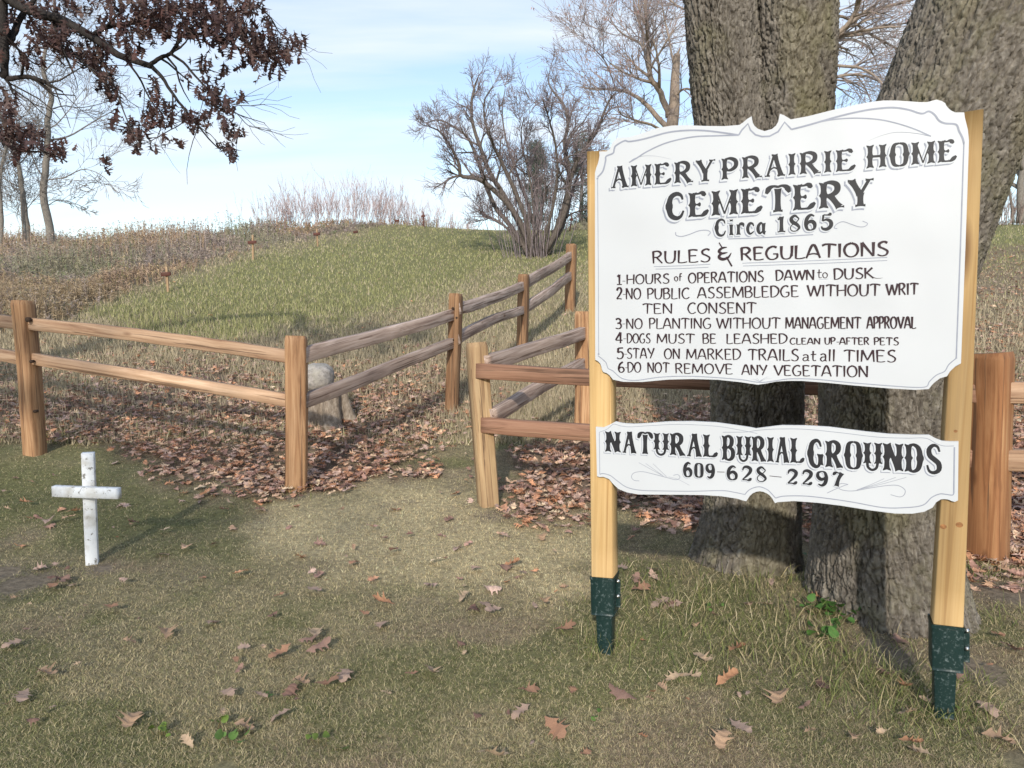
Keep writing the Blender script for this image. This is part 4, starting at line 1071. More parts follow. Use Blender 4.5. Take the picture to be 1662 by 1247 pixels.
fence_rail((792, 590), 5.2, (948, 538), Q2, .08, .092, right_fence, 36, M_GREYRAIL, bow=-.012)
fence_rail((800, 672), 5.2, (948, 590), Q2, .08, .085, right_fence, 37, M_GREYRAIL, bow=.02)
RY = 4.25
M_REDRAIL = mat_wood('reddish_cedar_rail', [(0.30, (0.19, 0.10, 0.065)), (0.48, (0.30, 0.165, 0.11)), (0.62, (0.38, 0.225, 0.15)), (0.75, (0.44, 0.28, 0.20))])
fence_rail((786, 603), 5.15, (1612, 640), RY, .085, .088, right_fence, 38, M_REDRAIL, bow=0.0, tri=.1)
fence_rail((794, 690), 5.15, (1610, 745), RY, .085, .088, right_fence, 39, M_REDRAIL, bow=0.0, tri=.1)
fence_post((1610, 571), (1597, 948), RY, .180, right_fence, 40, face=(-.55, .83, 0), mat=mat_wood('red_heart_cedar', [(0.30, (0.15, 0.065, 0.03)), (0.46, (0.29, 0.135, 0.06)), (0.6, (0.38, 0.20, 0.095)), (0.75, (0.47, 0.30, 0.16))], along=0.8, across=18))
fence_rail((1618, 636), RY, (2050, 640), 4.0, .085, .10, right_fence, 41, M_RAIL, tri=.1)
fence_rail((1615, 744), RY, (2050, 755), 4.0, .085, .10, right_fence, 42, M_RAIL, tri=.1)
_r2 = at(2060, 640, 4.0)
beam((_r2[0], _r2[1], -.1), (_r2[0], _r2[1], 1.2), .15, .15, 'post', M_CEDAR, right_fence, 43, rough=.0035, cap_cut=.012)

# dark discs painted for shaded holes and for knots on the posts
def hole_knot_disc(px, py, Y, r, parent, normal=(0, -1, 0)):
    c = at(px, py, Y); g = Geo()
    nrm = np.array(normal, float); nrm /= np.linalg.norm(nrm)
    g.tube([c + nrm * .001, c - nrm * .03], [r * .72, r * .6], 9); g.build('hole_knot_disc', M_HOLE_KNOT, parent)

hole_knot_disc(44, 519, P1 - .098, .030, left_fence, (-.25, -1, 0)); hole_knot_disc(735, 501, P3 - .072, .022, left_fence); hole_knot_disc(741, 516, P3 - .072, .016, left_fence)
hole_knot_disc(735, 552, P3 - .072, .016, left_fence); hole_knot_disc(50, 587, P1 - .098, .020, left_fence, (-.25, -1, 0)); hole_knot_disc(56, 668, P1 - .098, .020, left_fence, (-.25, -1, 0))
hole_knot_disc(776, 707, 5.2 - .072, .018, right_fence); hole_knot_disc(773, 682, 5.2 - .072, .008, right_fence)

# ------------------------------------------------------------------ white cross
CY = 4.05
cross = empty('wooden_cross', (*at(149, 920, CY)[:2], gz(*at(149, 920, CY)[:2])), 'white painted wooden cross with chipped paint standing in the lawn before the fence', 'grave marker')
_b, _t = at(150.5, 922, CY), at(142.5, 735, CY)
_ax = (_t - _b) / np.linalg.norm(_t - _b)
beam(_b - _ax * .1, _t, .062, .052, 'upright', M_CROSS, cross, 51, rough=.0012, bevel=.003, up=(-.35, .94, 0))
_yo = np.array([0.036, -.036, 0])
beam(at(84, 794, CY) + _yo, at(193.5, 795.5, CY) + _yo + np.array([0, -.03, 0]), .040, .060, 'crossbar', M_CROSS, cross, 52, rough=.0010, bevel=.003)

# small red-brown grave crosses up the lawn
_marks = [((273, 472), (271, 433), 15.0, .44, .30, 'thin weathered grave cross on a bare stake, lowest on the slope beside the dead weeds', M_STAKE, -.02),
          ((411, 425), (411, 391), 18.75, .62, .34, 'brown grave cross half hidden in the weeds, second up the slope from the fence', M_STAKE, 0.02),
          ((516, 402), (513, 375), 22.0, .5, .30, 'dark brown grave cross on a pale stake, standing below the left end of the brush', M_STAKE, -.03),
          ((578, 393), (578, 377), 23.5, .42, .22, 'small pale tan grave cross at the foot of the brushy mound', M_STAKE, 0.0),
          ((645, 378), (645.5, 357), 27.0, .52, .24, 'dark red grave cross with square arms near the crest, left of its lighter neighbour', M_REDWOOD, 0.0),
          ((688, 371), (686.5, 352), 28.5, .56, .22, 'red grave cross highest on the crest of the lawn, right before the pale brush', M_REDWOOD, -.04),
          ((924, 376), (929, 353), 27.5, .6, .22, 'leaning rusty grave cross right of the big bare shrub', M_REDWOOD, .16)]
for k, (b_, t_, Y_, hgt, arm, lb, mt, lean) in enumerate(_marks):
    b3 = at(*b_, Y_); b3[2] = gz(b3[0], b3[1]); t3 = at(*t_, Y_)
    hgt = max(hgt, t3[2] - b3[2]); t3 = b3 + np.array([lean * hgt, 0, hgt])
    c = empty('grave_cross', b3, lb, 'grave marker', 'small brown crosses on the burial slope')
    beam(b3 - np.array([0, 0, .1]), t3, .05, .045, 'stake', mt, c, 60 + k, rough=.001, bevel=.004, seg=8)
    a0 = b3 + (t3 - b3) * .70
    beam(a0 + np.array([-arm * .32, -.05, -.01]), a0 + np.array([arm * .32, -.05, .01 + lean * -.1]), .03, .075, 'crossbar', M_REDWOOD, c, 80 + k, rough=.0004, bevel=.002, seg=4)

# ------------------------------------------------------------------ boulder on its stump
def lump(c, r, seed, n=40, amp=.12, freq=2.2, square=2.6):
    th, ph = np.meshgrid(np.linspace(0, math.pi, n), np.linspace(0, 2 * math.pi, 2 * n, endpoint=False), indexing='ij')
    d = np.stack([np.sin(th) * np.cos(ph), np.sin(th) * np.sin(ph), np.cos(th)], -1).reshape(-1, 3)
    s = (np.abs(d) ** square).sum(1) ** (-1 / square)
    f = 1 + amp * (fbm(d[:, 0] * freq + seed, d[:, 1] * freq, d[:, 2] * freq, oct=4) - .5) * 2
    V = d * (s * f)[:, None] * np.array(r) + np.array(c)
    i, j = np.meshgrid(np.arange(n - 1), np.arange(2 * n), indexing='ij')
    F = np.stack([i * 2 * n + j, (i + 1) * 2 * n + j, (i + 1) * 2 * n + (j + 1) % (2 * n), i * 2 * n + (j + 1) % (2 * n)], -1).reshape(-1, 4)
    return V, F
BY = 7.3
_bc = at(515, 612, BY)
_sb = at(545, 668, BY); _sz = gz(_sb[0], _sb[1])
V_, F_ = lump(_bc, (.158, .16, .135), 3.3, amp=.08)
bo = empty('boulder', (_bc[0], _bc[1], _bc[2] - .12), None, None)
bpy.data.objects.remove(bo)
boulder = mesh_np('boulder', V_, [F_], M_ROCK, smooth=True)
tag(boulder, 'rounded pale grey boulder resting on the old stump behind the corner fence post', 'boulder')
# stump: flat worn top, buttressed foot with splayed roots
n_ = 72; th = np.linspace(0, 2 * math.pi, n_, endpoint=False)
hs = np.linspace(0, 1, 22)
_top = _bc[2] - .115 - _sz
SV = []
for h in hs:
    fl = 1 + .65 * (1 - h) ** 2.2
    r = .17 * fl * (1 + (.10 + .16 * (1 - h)) * np.sin(th * 5 + 1) + .10 * np.sin(th * 9 + 2)) + .02 * (fbm(np.cos(th) * 5, np.sin(th) * 5, h * 2 + 0 * th, oct=3) - .5)
    SV.append(np.stack([_bc[0] + .10 + r * np.cos(th), _bc[1] + r * np.sin(th), _sz - .06 + h * (_top + .06) + .015 * np.sin(th * 3) * h], 1))
SV = np.concatenate(SV + [np.array([[_bc[0] + .1, _bc[1], _sz + _top - .01]])])
i, j = np.meshgrid(np.arange(21), np.arange(n_), indexing='ij')
SF = np.stack([i * n_ + j, i * n_ + (j + 1) % n_, (i + 1) * n_ + (j + 1) % n_, (i + 1) * n_ + j], -1).reshape(-1, 4)
cap = np.stack([21 * n_ + np.arange(n_), 21 * n_ + (np.arange(n_) + 1) % n_, np.full(n_, 22 * n_)], 1)
stump = mesh_np('tree_stump', SV, [SF, cap], M_STUMP, smooth=True)
tag(stump, 'low pale tree stump with splayed roots under the boulder', 'stump')

# ------------------------------------------------------------------ the big oak behind the sign
def trunk_arrays(keys, Y, sides, dz, seed, flare=None, Ytop=None):
    """keys: (px, py, radius m) up the trunk's middle line; bark furrows are real relief"""
    K = np.array([[*at(k[0], k[1], Y), k[2]] for k in keys])
    if flare is not None: K[0, 2] = min(K[0, 2], gz(K[0, 0], K[0, 1])) - .12
    Ln = np.linalg.norm(np.diff(K[:, :3], axis=0), axis=1).sum()
    n = int(Ln / dz)
    S = smooth_path(K, 400)
    cum = np.concatenate([[0], np.cumsum(np.linalg.norm(np.diff(S[:, :3], axis=0), axis=1))])
    tt = np.linspace(0, cum[-1], n)
    S = np.stack([np.interp(tt, cum, S[:, k]) for k in range(4)], 1)
    P, R = S[:, :3], S[:, 3]
    T, Nn, B = frames(P)
    a = np.arange(sides) * 2 * math.pi / sides
    D = np.cos(a)[None, :, None] * Nn[:, None, :] + np.sin(a)[None, :, None] * B[:, None, :]
    arc = (tt[:, None] + 0 * a[None, :]); rr = R[:, None]
    # bark coordinates: direction on the stem times a mean girth, and height
    rm = R.mean()
    qx, qy = np.cos(a)[None, :] * rm + 0 * arc, np.sin(a)[None, :] * rm + 0 * arc
    w1 = fbm(qx * 9, qy * 9, arc * 3.5, oct=3, seed=seed) - .5
    w2 = fbm(qx * 9 + 7, qy * 9, arc * 3.5, oct=3, seed=seed + 5) - .5
    sc_ = 56.0
    f1, f2, cid = worley((qx + w1 * .07) * sc_, (qy + w2 * .07) * sc_, (arc + w1 * .20) * sc_ * .25, seed + 11)
    g1, g2, cid2 = worley((qx + w2 * .03) * sc_ * 1.9, (qy + w1 * .03) * sc_ * 1.9, (arc + w2 * .06) * sc_ * .95, seed + 17)
    ridge = sstep(.0, .20, f2 - f1); plate = sstep(.0, .16, g2 - g1)
    big = fbm(qx * 3, qy * 3, arc * .8, oct=3, seed=seed + 30) - .5
    fine = fbm(qx * 70, qy * 70, arc * 45, oct=2, seed=seed + 40) - .5
    # long wandering furrows between the ridges
    fu = np.abs(fbm(qx * 23 + w1 * .6, qy * 23 + w2 * .6, arc * 2.2, oct=3, seed=seed + 50) - .5)
    furrow = 1 - sstep(.0, .05, fu)
    crack = 1 - sstep(.02, .13, f2 - f1); split = 1 - sstep(.0, .09, g2 - g1)
    disp = -.015 * crack - .006 * split + .005 * (cid - .5) + .003 * (cid2 - .5) - .020 * furrow + .005 + .05 * big * (rm / .25) + .010 * fine
    tone = (1 + .22 * (cid - .5) + .30 * (cid2 - .5) + .9 * big)[:, :, None] * np.array([1.0, 1.0, 1.0])
    moss_ = sstep(.05, .2, fbm(qx * 5, qy * 5, arc * 2.2, oct=4, seed=seed + 60) - .5)[:, :, None]
    tone = tone * (1 - moss_ * .35) + np.array([1.02, 1.02, .66]) * moss_ * .35
    tone = np.clip(tone, .3, 1.7).reshape(-1, 3)
    rr = rr + 0 * arc
    if flare is not None:
        hgt = P[:, 2] - P[0, 2] - .10
        fl = np.exp(-np.maximum(hgt, 0) / .17)[:, None]
        lob = sum(am * np.maximum(0, np.cos(a[None, :] - ang)) ** pw for ang, am, pw in flare)
        rr = rr * (1 + fl * lob)
    V = P[:, None, :] + D * (rr + disp)[:, :, None]
    V = V.reshape(-1, 3)
    i, j = np.meshgrid(np.arange(n - 1), np.arange(sides), indexing='ij')
    F = np.stack([i * sides + j, i * sides + (j + 1) % sides, (i + 1) * sides + (j + 1) % sides, (i + 1) * sides + j], -1).reshape(-1, 4)
    return V, F, tone

oak = empty('oak_tree', (*at(1320, 950, 3.75)[:2], 0.0), 'massive multi-stemmed oak with grey furrowed bark right behind the sign', 'tree')
LY, SY = 4.12, 3.52
gl = Geo()
V_, F_, T_ = trunk_arrays([(1205, 948, .33), (1212, 900, .285), (1222, 800, .258), (1228, 650, .245), (1216, 450, .25), (1192, 250, .20), (1176, 120, .182), (1167, 0, .182), (1158, -150, .178), (1140, -500, .165), (1100, -1100, .13)], LY, 360, .0056, 5, flare=[(3.4, .45, 6), (4.4, .3, 8), (5.4, .4, 7), (2.6, .4, 7), (1.2, .3, 6)])
gl.add(V_, [F_], T_)
V_, F_, T_ = trunk_arrays([(1238, 640, .19), (1262, 400, .225), (1283, 220, .215), (1290, 110, .21), (1290, 0, .212), (1294, -150, .2), (1310, -500, .18), (1360, -1100, .13)], LY, 310, .0056, 8)
gl.add(V_, [F_], T_)
gl.build('trunk', M_BARK, oak, smooth=True)
gr = Geo()
V_, F_, T_ = trunk_arrays([(1440, 1030, .40), (1436, 960, .35), (1432, 860, .315), (1432, 720, .285), (1434, 600, .28), (1458, 450, .315), (1503, 300, .335), (1556, 165, .335), (1634, 0, .355), (1730, -200, .34), (1880, -600, .28), (2050, -1300, .16)], SY, 440, .0058, 21, flare=[(3.5, .25, 6), (4.5, .25, 7), (5.6, .22, 8), (2.7, .25, 6), (1.2, .2, 6), (6.1, .12, 9)])
gr.add(V_, [F_], T_)
tag(gr.build('trunk', M_BARK, oak, smooth=True), 'thicker right-hand stem sweeping out to the right')
# ------------------------------------------------------------------ bare trees and shrubs
def rot_about(v, axis, ang):
    axis = axis / (np.linalg.norm(axis) + 1e-12)
    return v * math.cos(ang) + np.cross(axis, v) * math.sin(ang) + axis * np.dot(axis, v) * (1 - math.cos(ang))

class Tree:
    """limbs collected as (points, radii); thick ones go to the trunk mesh, thin ones to the twigs"""
    def __init__(s, seed, split=.03): s.r = np.random.default_rng(seed); s.limbs = []; s.tips = []; s.split = split
    def grow(s, p, d, length, rad, level, spread=.7, up=.25, kids=5, crook=.18, ratio=.62, seg=7, droop=0.0, minr=.004):
        r = s.r
        P = [np.array(p, float)]; d = np.array(d, float); d /= np.linalg.norm(d)
        st = length / seg
        for k in range(seg):
            d = d + r.normal(0, crook, 3) + np.array([0, 0, up * .22 - droop * .2 * (k / seg)])
            d /= np.linalg.norm(d); P.append(P[-1] + d * st)
        P = np.array(P); R = np.linspace(rad, max(rad * .35, minr * .6), len(P))
        s.add(P, R)
        if level > 0: s.branch(P, R, length, level, spread, up, kids, crook, ratio, seg, droop, minr)
    def add(s, P, R):
        s.limbs.append((P, R)); s.tips.append((P[-1], P[-1] - P[-2]))
    def branch(s, P, R, length, level, spread=.7, up=.25, kids=5, crook=.18, ratio=.62, seg=7, droop=0.0, minr=.004, lo=.25):
        r = s.r
        n = max(1, int(round(kids * (.75 + .5 * r.random()))))
        for k in range(n):
            t = lo + (1 - lo) * ((k + r.random()) / n)
            i = min(int(t * (len(P) - 1)), len(P) - 2); f = t * (len(P) - 1) - i
            q = P[i] * (1 - f) + P[i + 1] * f; dr = P[i + 1] - P[i]; dr /= np.linalg.norm(dr) + 1e-9
            ax = np.cross(dr, r.normal(0, 1, 3)); d2 = rot_about(dr, ax, spread * (.6 + .7 * r.random()))
            L2 = length * ratio * (1.08 - .35 * t) * (.7 + .6 * r.random())
            R2 = max(min(np.interp(t, np.linspace(0, 1, len(R)), R) * .62, R[0] * .7), minr)
            s.grow(q, d2, L2, R2, level - 1, spread, up, kids * .72, crook, ratio, max(4, seg - 1), droop, minr)
    def traced(s, keys, Y, wid, dy=0.0, n=24, add=True):
        """limb whose middle line runs through the given pixels at distance Y (drifting by dy)"""
        m = len(keys)
        P = np.array([at(k[0], k[1], Y + dy * i / max(1, m - 1)) for i, k in enumerate(keys)])
        P = smooth_path(P, n); R = np.interp(np.linspace(0, 1, n), np.linspace(0, 1, len(wid)), wid)
        P = P + (s.r.normal(0, 1, P.shape) * R[:, None] * .10)
        if add: s.add(P, R)
        return P, R
    def build(s, root, mat_trunk, twig_col, jitter=.15):
        ga, gb = Geo(), Geo()
        for P, R in s.limbs:
            k = 10 if R[0] > .06 else 6 if R[0] > .02 else 4 if R[0] > .01 else 3
            if R[0] >= s.split: ga.tube(P, R, k)
            else: gb.tube(P, R, k, np.clip(np.array(twig_col) * (1 + s.r.normal(0, jitter)), .01, 1), cap=False)
        if ga.n: ga.build('trunk', mat_trunk, root, smooth=True)
        if gb.n: gb.build('twigs', M_TWIG, root)

M_GREYBARK = mat_bark('grey_young_bark', (0.13, 0.115, 0.10), (0.21, 0.19, 0.165), (0.29, 0.265, 0.235))
M_SHRUBBARK = mat_bark('dark_shrub_bark', (0.07, 0.058, 0.05), (0.12, 0.10, 0.088), (0.19, 0.165, 0.145))
M_PALEBARK = mat_bark('pale_dead_bark', (0.19, 0.15, 0.12), (0.30, 0.24, 0.19), (0.40, 0.33, 0.27))

def tree_root(name, px, py, Y, label, cat='tree', group=None):
    b = at(px, py, Y); z = gz(b[0], b[1])
    return empty(name, (b[0], b[1], z), label, cat, group)

GT = 'bare trees at the edge of the dead weeds'
# three slender trees on the left
def slender(label, keys, Y, wid, seed, kids, limbs=()):
    root = tree_root('bare_tree', *keys[0], Y, label, 'tree', GT)
    t = Tree(seed, .035)
    wid = tuple(w_ * .78 for w_ in wid); P, R = t.traced(keys, Y, wid, n=30)
    # bark foot down into the soil
    t.add(np.array([P[0], P[0] - [0, 0, 1.2]]), np.array([wid[0], wid[0] * 1.1]))
    for lk, lw, dy in limbs:
        LP, LR = t.traced(lk, Y, [w_ * .62 for w_ in lw], dy=dy, n=16)
        ln = np.linalg.norm(np.diff(LP, axis=0), axis=1).sum()
        t.branch(LP, LR * .6, ln, 3, spread=.62, up=.12, kids=8, crook=.12, ratio=.46, seg=6, minr=.0075, lo=.2)
    t.branch(P, R * .36, 2.7, 3, spread=.85, up=.22, kids=kids + 5, crook=.12, ratio=.62, seg=7, minr=.0075, lo=.2)
    t.build(root, M_GREYBARK, (0.20, 0.18, 0.165))
slender('tallest slender bare tree, with long limbs reaching right over the weeds', [(86, 412), (77, 355), (71, 310), (75, 265), (78, 225), (77, 195), (83, 165), (80, 145), (70, 115), (74, 80), (86, 40), (90, -30)], 25, (.17, .14, .12, .10, .07, .05), 101, 9,
        [([(78, 228), (110, 222), (140, 205), (165, 190), (185, 180)], (.05, .035, .02), 1.5), ([(78, 292), (105, 288), (135, 275), (165, 285), (190, 312)], (.035, .025, .012), -1.5), ([(82, 178), (105, 172), (130, 175), (165, 168), (195, 155)], (.035, .025, .012), 2.0),
         ([(76, 335), (95, 325), (120, 330), (140, 340)], (.03, .02, .01), 1.0), ([(70, 118), (95, 95), (120, 88), (150, 92)], (.04, .025, .012), -2)])
slender('bare tree leaning slightly left, second from the left edge', [(47, 412), (41, 350), (36, 310), (30, 268), (24, 240), (12, 215), (2, 190), (-8, 150)], 25.5, (.125, .105, .085, .06, .035), 102, 9,
        [([(30, 268), (42, 255), (50, 235), (62, 215)], (.04, .03, .015), 1), ([(40, 345), (55, 325), (70, 310), (80, 290)], (.025, .02, .01), -1)])
slender('bare tree standing at the very left edge', [(2, 415), (2, 350), (-1, 300), (4, 265), (10, 235), (6, 200)], 24.5, (.09, .08, .06, .03), 103, 6)
slender('thinnest bare sapling between the two trunks', [(38, 408), (37, 370), (35, 345), (33, 310), (28, 280)], 26.5, (.045, .04, .03, .015), 104, 6)

# the big dark shrub on the hill
SB = 20.0
shrub = tree_root('bare_shrub', 865, 415, SB, 'large dark leafless shrub fanning out from many stems on the lawn', 'shrub')
t = Tree(120, .022)
mains = [([(862, 418), (845, 370), (820, 320), (795, 280), (778, 235), (765, 190), (768, 150), (775, 128)], (.075, .06, .05, .035, .02), 1.0),
 ([(866, 416), (838, 350), (805, 312), (775, 290), (748, 286), (746, 268), (732, 240), (715, 215), (695, 205)], (.07, .06, .045, .03, .012), -1.0),
 ([(858, 417), (832, 372), (806, 340), (790, 305), (775, 260), (760, 225), (735, 205), (712, 195), (690, 200)], (.06, .055, .04, .025, .01), 1.8),
 ([(868, 418), (848, 340), (820, 275), (800, 235), (788, 200), (786, 165), (800, 140)], (.06, .05, .035, .02, .012), -1.5),
 ([(872, 416), (862, 350), (840, 285), (822, 230), (815, 180), (820, 145)], (.045, .04, .03, .02, .01), 2.0),
 ([(880, 416), (905, 372), (920, 330), (926, 290), (938, 258), (955, 235), (972, 205), (985, 170), (1000, 150)], (.075, .065, .05, .035, .015), -1.0),
 ([(884, 414), (908, 360), (922, 310), (922, 270), (916, 235), (922, 200), (915, 170), (895, 145), (890, 130)], (.07, .06, .05, .03, .015), 1.0),
 ([(876, 414), (895, 345), (905, 280), (900, 230), (890, 190), (880, 160)], (.05, .04, .03, .02, .012), -2.0),
 ([(888, 412), (915, 365), (932, 300), (950, 265), (968, 252)], (.05, .04, .03, .015), 2.0),
 ([(846, 400), (822, 370), (800, 355), (783, 352)], (.035, .03, .02), .6),
 ([(870, 400), (880, 340), (885, 300), (850, 280), (828, 262)], (.03, .025, .012), .6),
 ([(868, 414), (866, 340), (858, 280), (846, 230), (850, 190)], (.03, .025, .015, .008), -.8)]
for kx, wd, dy in mains:
    P, R = t.traced(kx, SB - .2, [w_ * 1.12 for w_ in wd], dy=dy, n=22)
    P2 = P
    t.branch(P, R, 1.15, 3, spread=.72, up=.34, kids=11, crook=.19, ratio=.66, seg=6, minr=.0054, lo=.28)
t2 = t
for k in range(80):     # whippy shoots from the base, thickest on the right half
    px = t.r.normal(878, 20) if k < 58 else t.r.normal(845, 20)
    b = at(px, 415, SB + t.r.normal(0, .35)); b[2] = gz(b[0], b[1])
    off = (px - 868) / 100
    t.grow(b, (off * .55 + t.r.normal(0, .06), t.r.normal(0, .12), 1), t.r.uniform(1.6, 3.3) if k < 58 else t.r.uniform(1.0, 2.2), .010, 1, spread=.35, up=.5, kids=4, crook=.05, ratio=.5, seg=7, minr=.005)
t.build(shrub, M_SHRUBBARK, (0.215, 0.175, 0.18))

# bare trees behind the sign, with the last pinkish leaf stalks and keys on their twigs
def keyed(t, root, col, n, size):
    """small hanging seed clusters at the twig ends"""
    r = t.r; g = Geo()
    idx = r.integers(0, len(t.tips), n)
    V, F, C = [], [], []
    for k, i in enumerate(idx):
        p, d = t.tips[i]
        c = p - d * r.random() * 1.5 + r.normal(0, .05, 3)
        a = r.normal(0, 1, 3); a /= np.linalg.norm(a); b = np.cross(a, r.normal(0, 1, 3)); b /= np.linalg.norm(b)
        s_ = size * (.6 + .8 * r.random())
        V += [c - a * s_ * .3, c + b * s_ * .35, c + a * s_ * .3, c - b * s_ * .35 - [0, 0, s_ * .6]]
        F.append([4 * k, 4 * k + 1, 4 * k + 2, 4 * k + 3]); C += [np.array(col) * (.7 + .6 * r.random())] * 4
    g.add(np.array(V), [np.array(F)], np.array(C)); g.build('seed_clusters', M_LEAF, root)

TY = 24.0
snag = tree_root('bare_tree', 1086, 380, TY, 'bare tree with a broken pale trunk left of the oak, above the sign', 'tree', 'bare trees behind the sign')
t = Tree(140, .035)
bp = at(1088, 390, TY)
t.add(smooth_path(np.array([[bp[0], bp[1], gz(bp[0], bp[1]) - .2], at(1088, 300, TY), at(1088, 235, TY), at(1094, 175, TY), at(1096, 125, TY), at(1099, 88, TY)]), 40), np.linspace(.28, .10, 40))
t.add(np.array([at(1099, 90, TY), at(1103, 80, TY), at(1105, 76, TY)]), np.array([.05, .03, .005]))
for kx, wd, dy in [([(1086, 190), (1078, 165), (1068, 142), (1056, 128), (1054, 105), (1052, 75), (1050, 40), (1046, -10), (1048, -50)], (.13, .11, .09, .07, .04), -1.0),
                   ([(1084, 210), (1060, 182), (1040, 162), (1018, 150), (995, 145), (965, 146), (935, 140)], (.11, .09, .06, .035, .015), 1.5),
                   ([(1084, 225), (1062, 205), (1030, 195), (1008, 185), (1000, 165)], (.06, .05, .03, .015), -2.0),
                   ([(1054, 100), (1040, 72), (1018, 60), (1000, 45), (985, 20)], (.06, .05, .03, .015), 1.5),
                   ([(1056, 128), (1047, 92), (1042, 50), (1030, 10), (1022, -40)], (.06, .05, .04, .02), 2.5),
                   ([(1092, 160), (1110, 145), (1130, 150), (1150, 170)], (.05, .04, .02), -1.0),
                   ([(1000, 146), (985, 105), (970, 85), (955, 72)], (.03, .025, .012), -1.0),
                   ([(1096, 120), (1085, 60), (1075, 10), (1070, -60)], (.05, .04, .03, .02), 2.0)]:
    P, R = t.traced(kx, TY, [w_ * .8 for w_ in wd], dy=dy, n=22)
    t.branch(P, R, 2.1, 3, spread=.62, up=.20, kids=10, crook=.11, ratio=.72, seg=6, minr=.0065, lo=.2)
t.build(snag, M_PALEBARK, (0.31, 0.255, 0.24))
keyed(t, snag, (0.36, 0.22, 0.19), 2600, .06)

maple = tree_root('bare_tree', 1250, 380, 19, 'bare tree hidden behind the oak, its drooping limbs showing between the two oak stems', 'tree', 'bare trees behind the sign')
t = Tree(150, .03)
bp = at(1250, 400, 19)
t.add(smooth_path(np.array([[bp[0], bp[1], gz(bp[0], bp[1]) - .2], at(1255, 250, 19), at(1270, 120, 19), at(1290, 0, 19), at(1300, -200, 19)]), 30), np.linspace(.30, .12, 30))
for kx, wd, dy in [([(1275, 110), (1330, 78), (1365, 52), (1390, 30), (1415, 18), (1450, 8), (1500, -5)], (.10, .075, .06, .045, .02), .5),
                   ([(1330, 78), (1375, 40), (1392, 10), (1400, -20), (1405, -60)], (.06, .055, .05, .03), -1),
                   ([(1270, 130), (1340, 68), (1400, 55), (1430, 42), (1470, 38), (1510, 30)], (.05, .04, .025, .012), 1.5),
                   ([(1265, 160), (1340, 112), (1375, 108), (1400, 112), (1425, 128), (1450, 160)], (.05, .04, .03, .012), -1.5),
                   ([(1265, 180), (1335, 135), (1375, 122), (1410, 125), (1435, 140), (1450, 170)], (.05, .04, .025, .012), 1),
                   ([(1280, 90), (1345, 65), (1395, 68), (1415, 85), (1425, 110)], (.03, .025, .012), 2.2),
                   ([(1290, 40), (1360, 25), (1420, 60), (1480, 90), (1520, 100)], (.04, .035, .03, .015), 2.8),
                   ([(1280, 100), (1230, 60), (1170, 30), (1100, 10), (1060, -30)], (.06, .05, .03, .015), 2)]:
    P, R = t.traced(kx, 19, wd, dy=dy, n=22)
    t.branch(P, R, 1.6, 3, spread=.65, up=.05, kids=9, crook=.11, ratio=.72, seg=6, droop=.5, minr=.0055, lo=.15)
t.build(maple, M_PALEBARK, (0.29, 0.245, 0.23))
keyed(t, maple, (0.40, 0.24, 0.22), 1800, .05)

fr = tree_root('bare_tree', 1656, 352, 29, 'slim bare tree on the bank at the right edge', 'tree', 'bare trees behind the sign')
t = Tree(160, .03)
P, R = t.traced([(1656, 362), (1656, 320), (1658, 280), (1661, 240), (1655, 190), (1650, 140)], 28, (.14, .12, .09, .05), n=20)
t.branch(P, R, 3.0, 3, spread=.8, up=.3, kids=9, crook=.15, ratio=.6, seg=6, minr=.008, lo=.15)
P, R = t.traced([(1645, 362), (1640, 320), (1634, 285)], 28, (.05, .04, .02), n=12)
t.branch(P, R, 1.6, 2, spread=.6, up=.3, kids=6, crook=.15, ratio=.6, seg=6, minr=.008, lo=.15)
t.build(fr, M_GREYBARK, (0.24, 0.21, 0.20))

# pale thin brush on the mound: each clump is a shrub of its own
brush = [(440, 372, 28.6, 1.15), (470, 366, 29.2, 1.3), (505, 361, 29.4, 1.35), (540, 357, 29.6, 1.35), (575, 356, 29.6, 1.7), (605, 358, 29.8, 1.45), (632, 361, 30.0, 1.15), (662, 364, 30.4, 1.1), (692, 367, 30.8, .95), (722, 368, 31.0, .85), (752, 369, 31.2, .7)]
side = ['left end of the pale brush, lowest clump beside the weeds', 'second clump of pale brush from its left end', 'pale upright brush clump left of the mound top', 'pale brush clump just left of the tallest on the mound', 'tallest clump of pale leafless brush on the mound top',
        'pale brush clump just right of the tallest one', 'pale brush clump above the dark red square cross', 'sparse brush clump between the two red crosses', 'thin brush clump right behind the highest red cross', 'low thin brush clump, second from the right end', 'shortest wispy brush clump at the right end, near the dark shrub']
for k, ((px, py, Y, hh), lb) in enumerate(zip(brush, side)):
    b = at(px, py, Y); b[2] = gz(b[0], b[1])
    root = empty('brush_clump', b, lb, 'shrub', 'pale leafless brush on the mound')
    t = Tree(200 + k, 9)
    for q in range(40):
        o = t.r.normal(0, 1, 2) * [.36, .3]
        t.grow(b + [o[0], o[1], -.05], (o[0] * .62, o[1] * .3, 1.0), hh * t.r.uniform(.45, 1.2), .0075, 2 if q % 2 else 1, spread=.42, up=.4, kids=4, crook=.06, ratio=.42, seg=5, minr=.0055)
    t.build(root, M_TWIG, (0.45, 0.35, 0.34), .2)

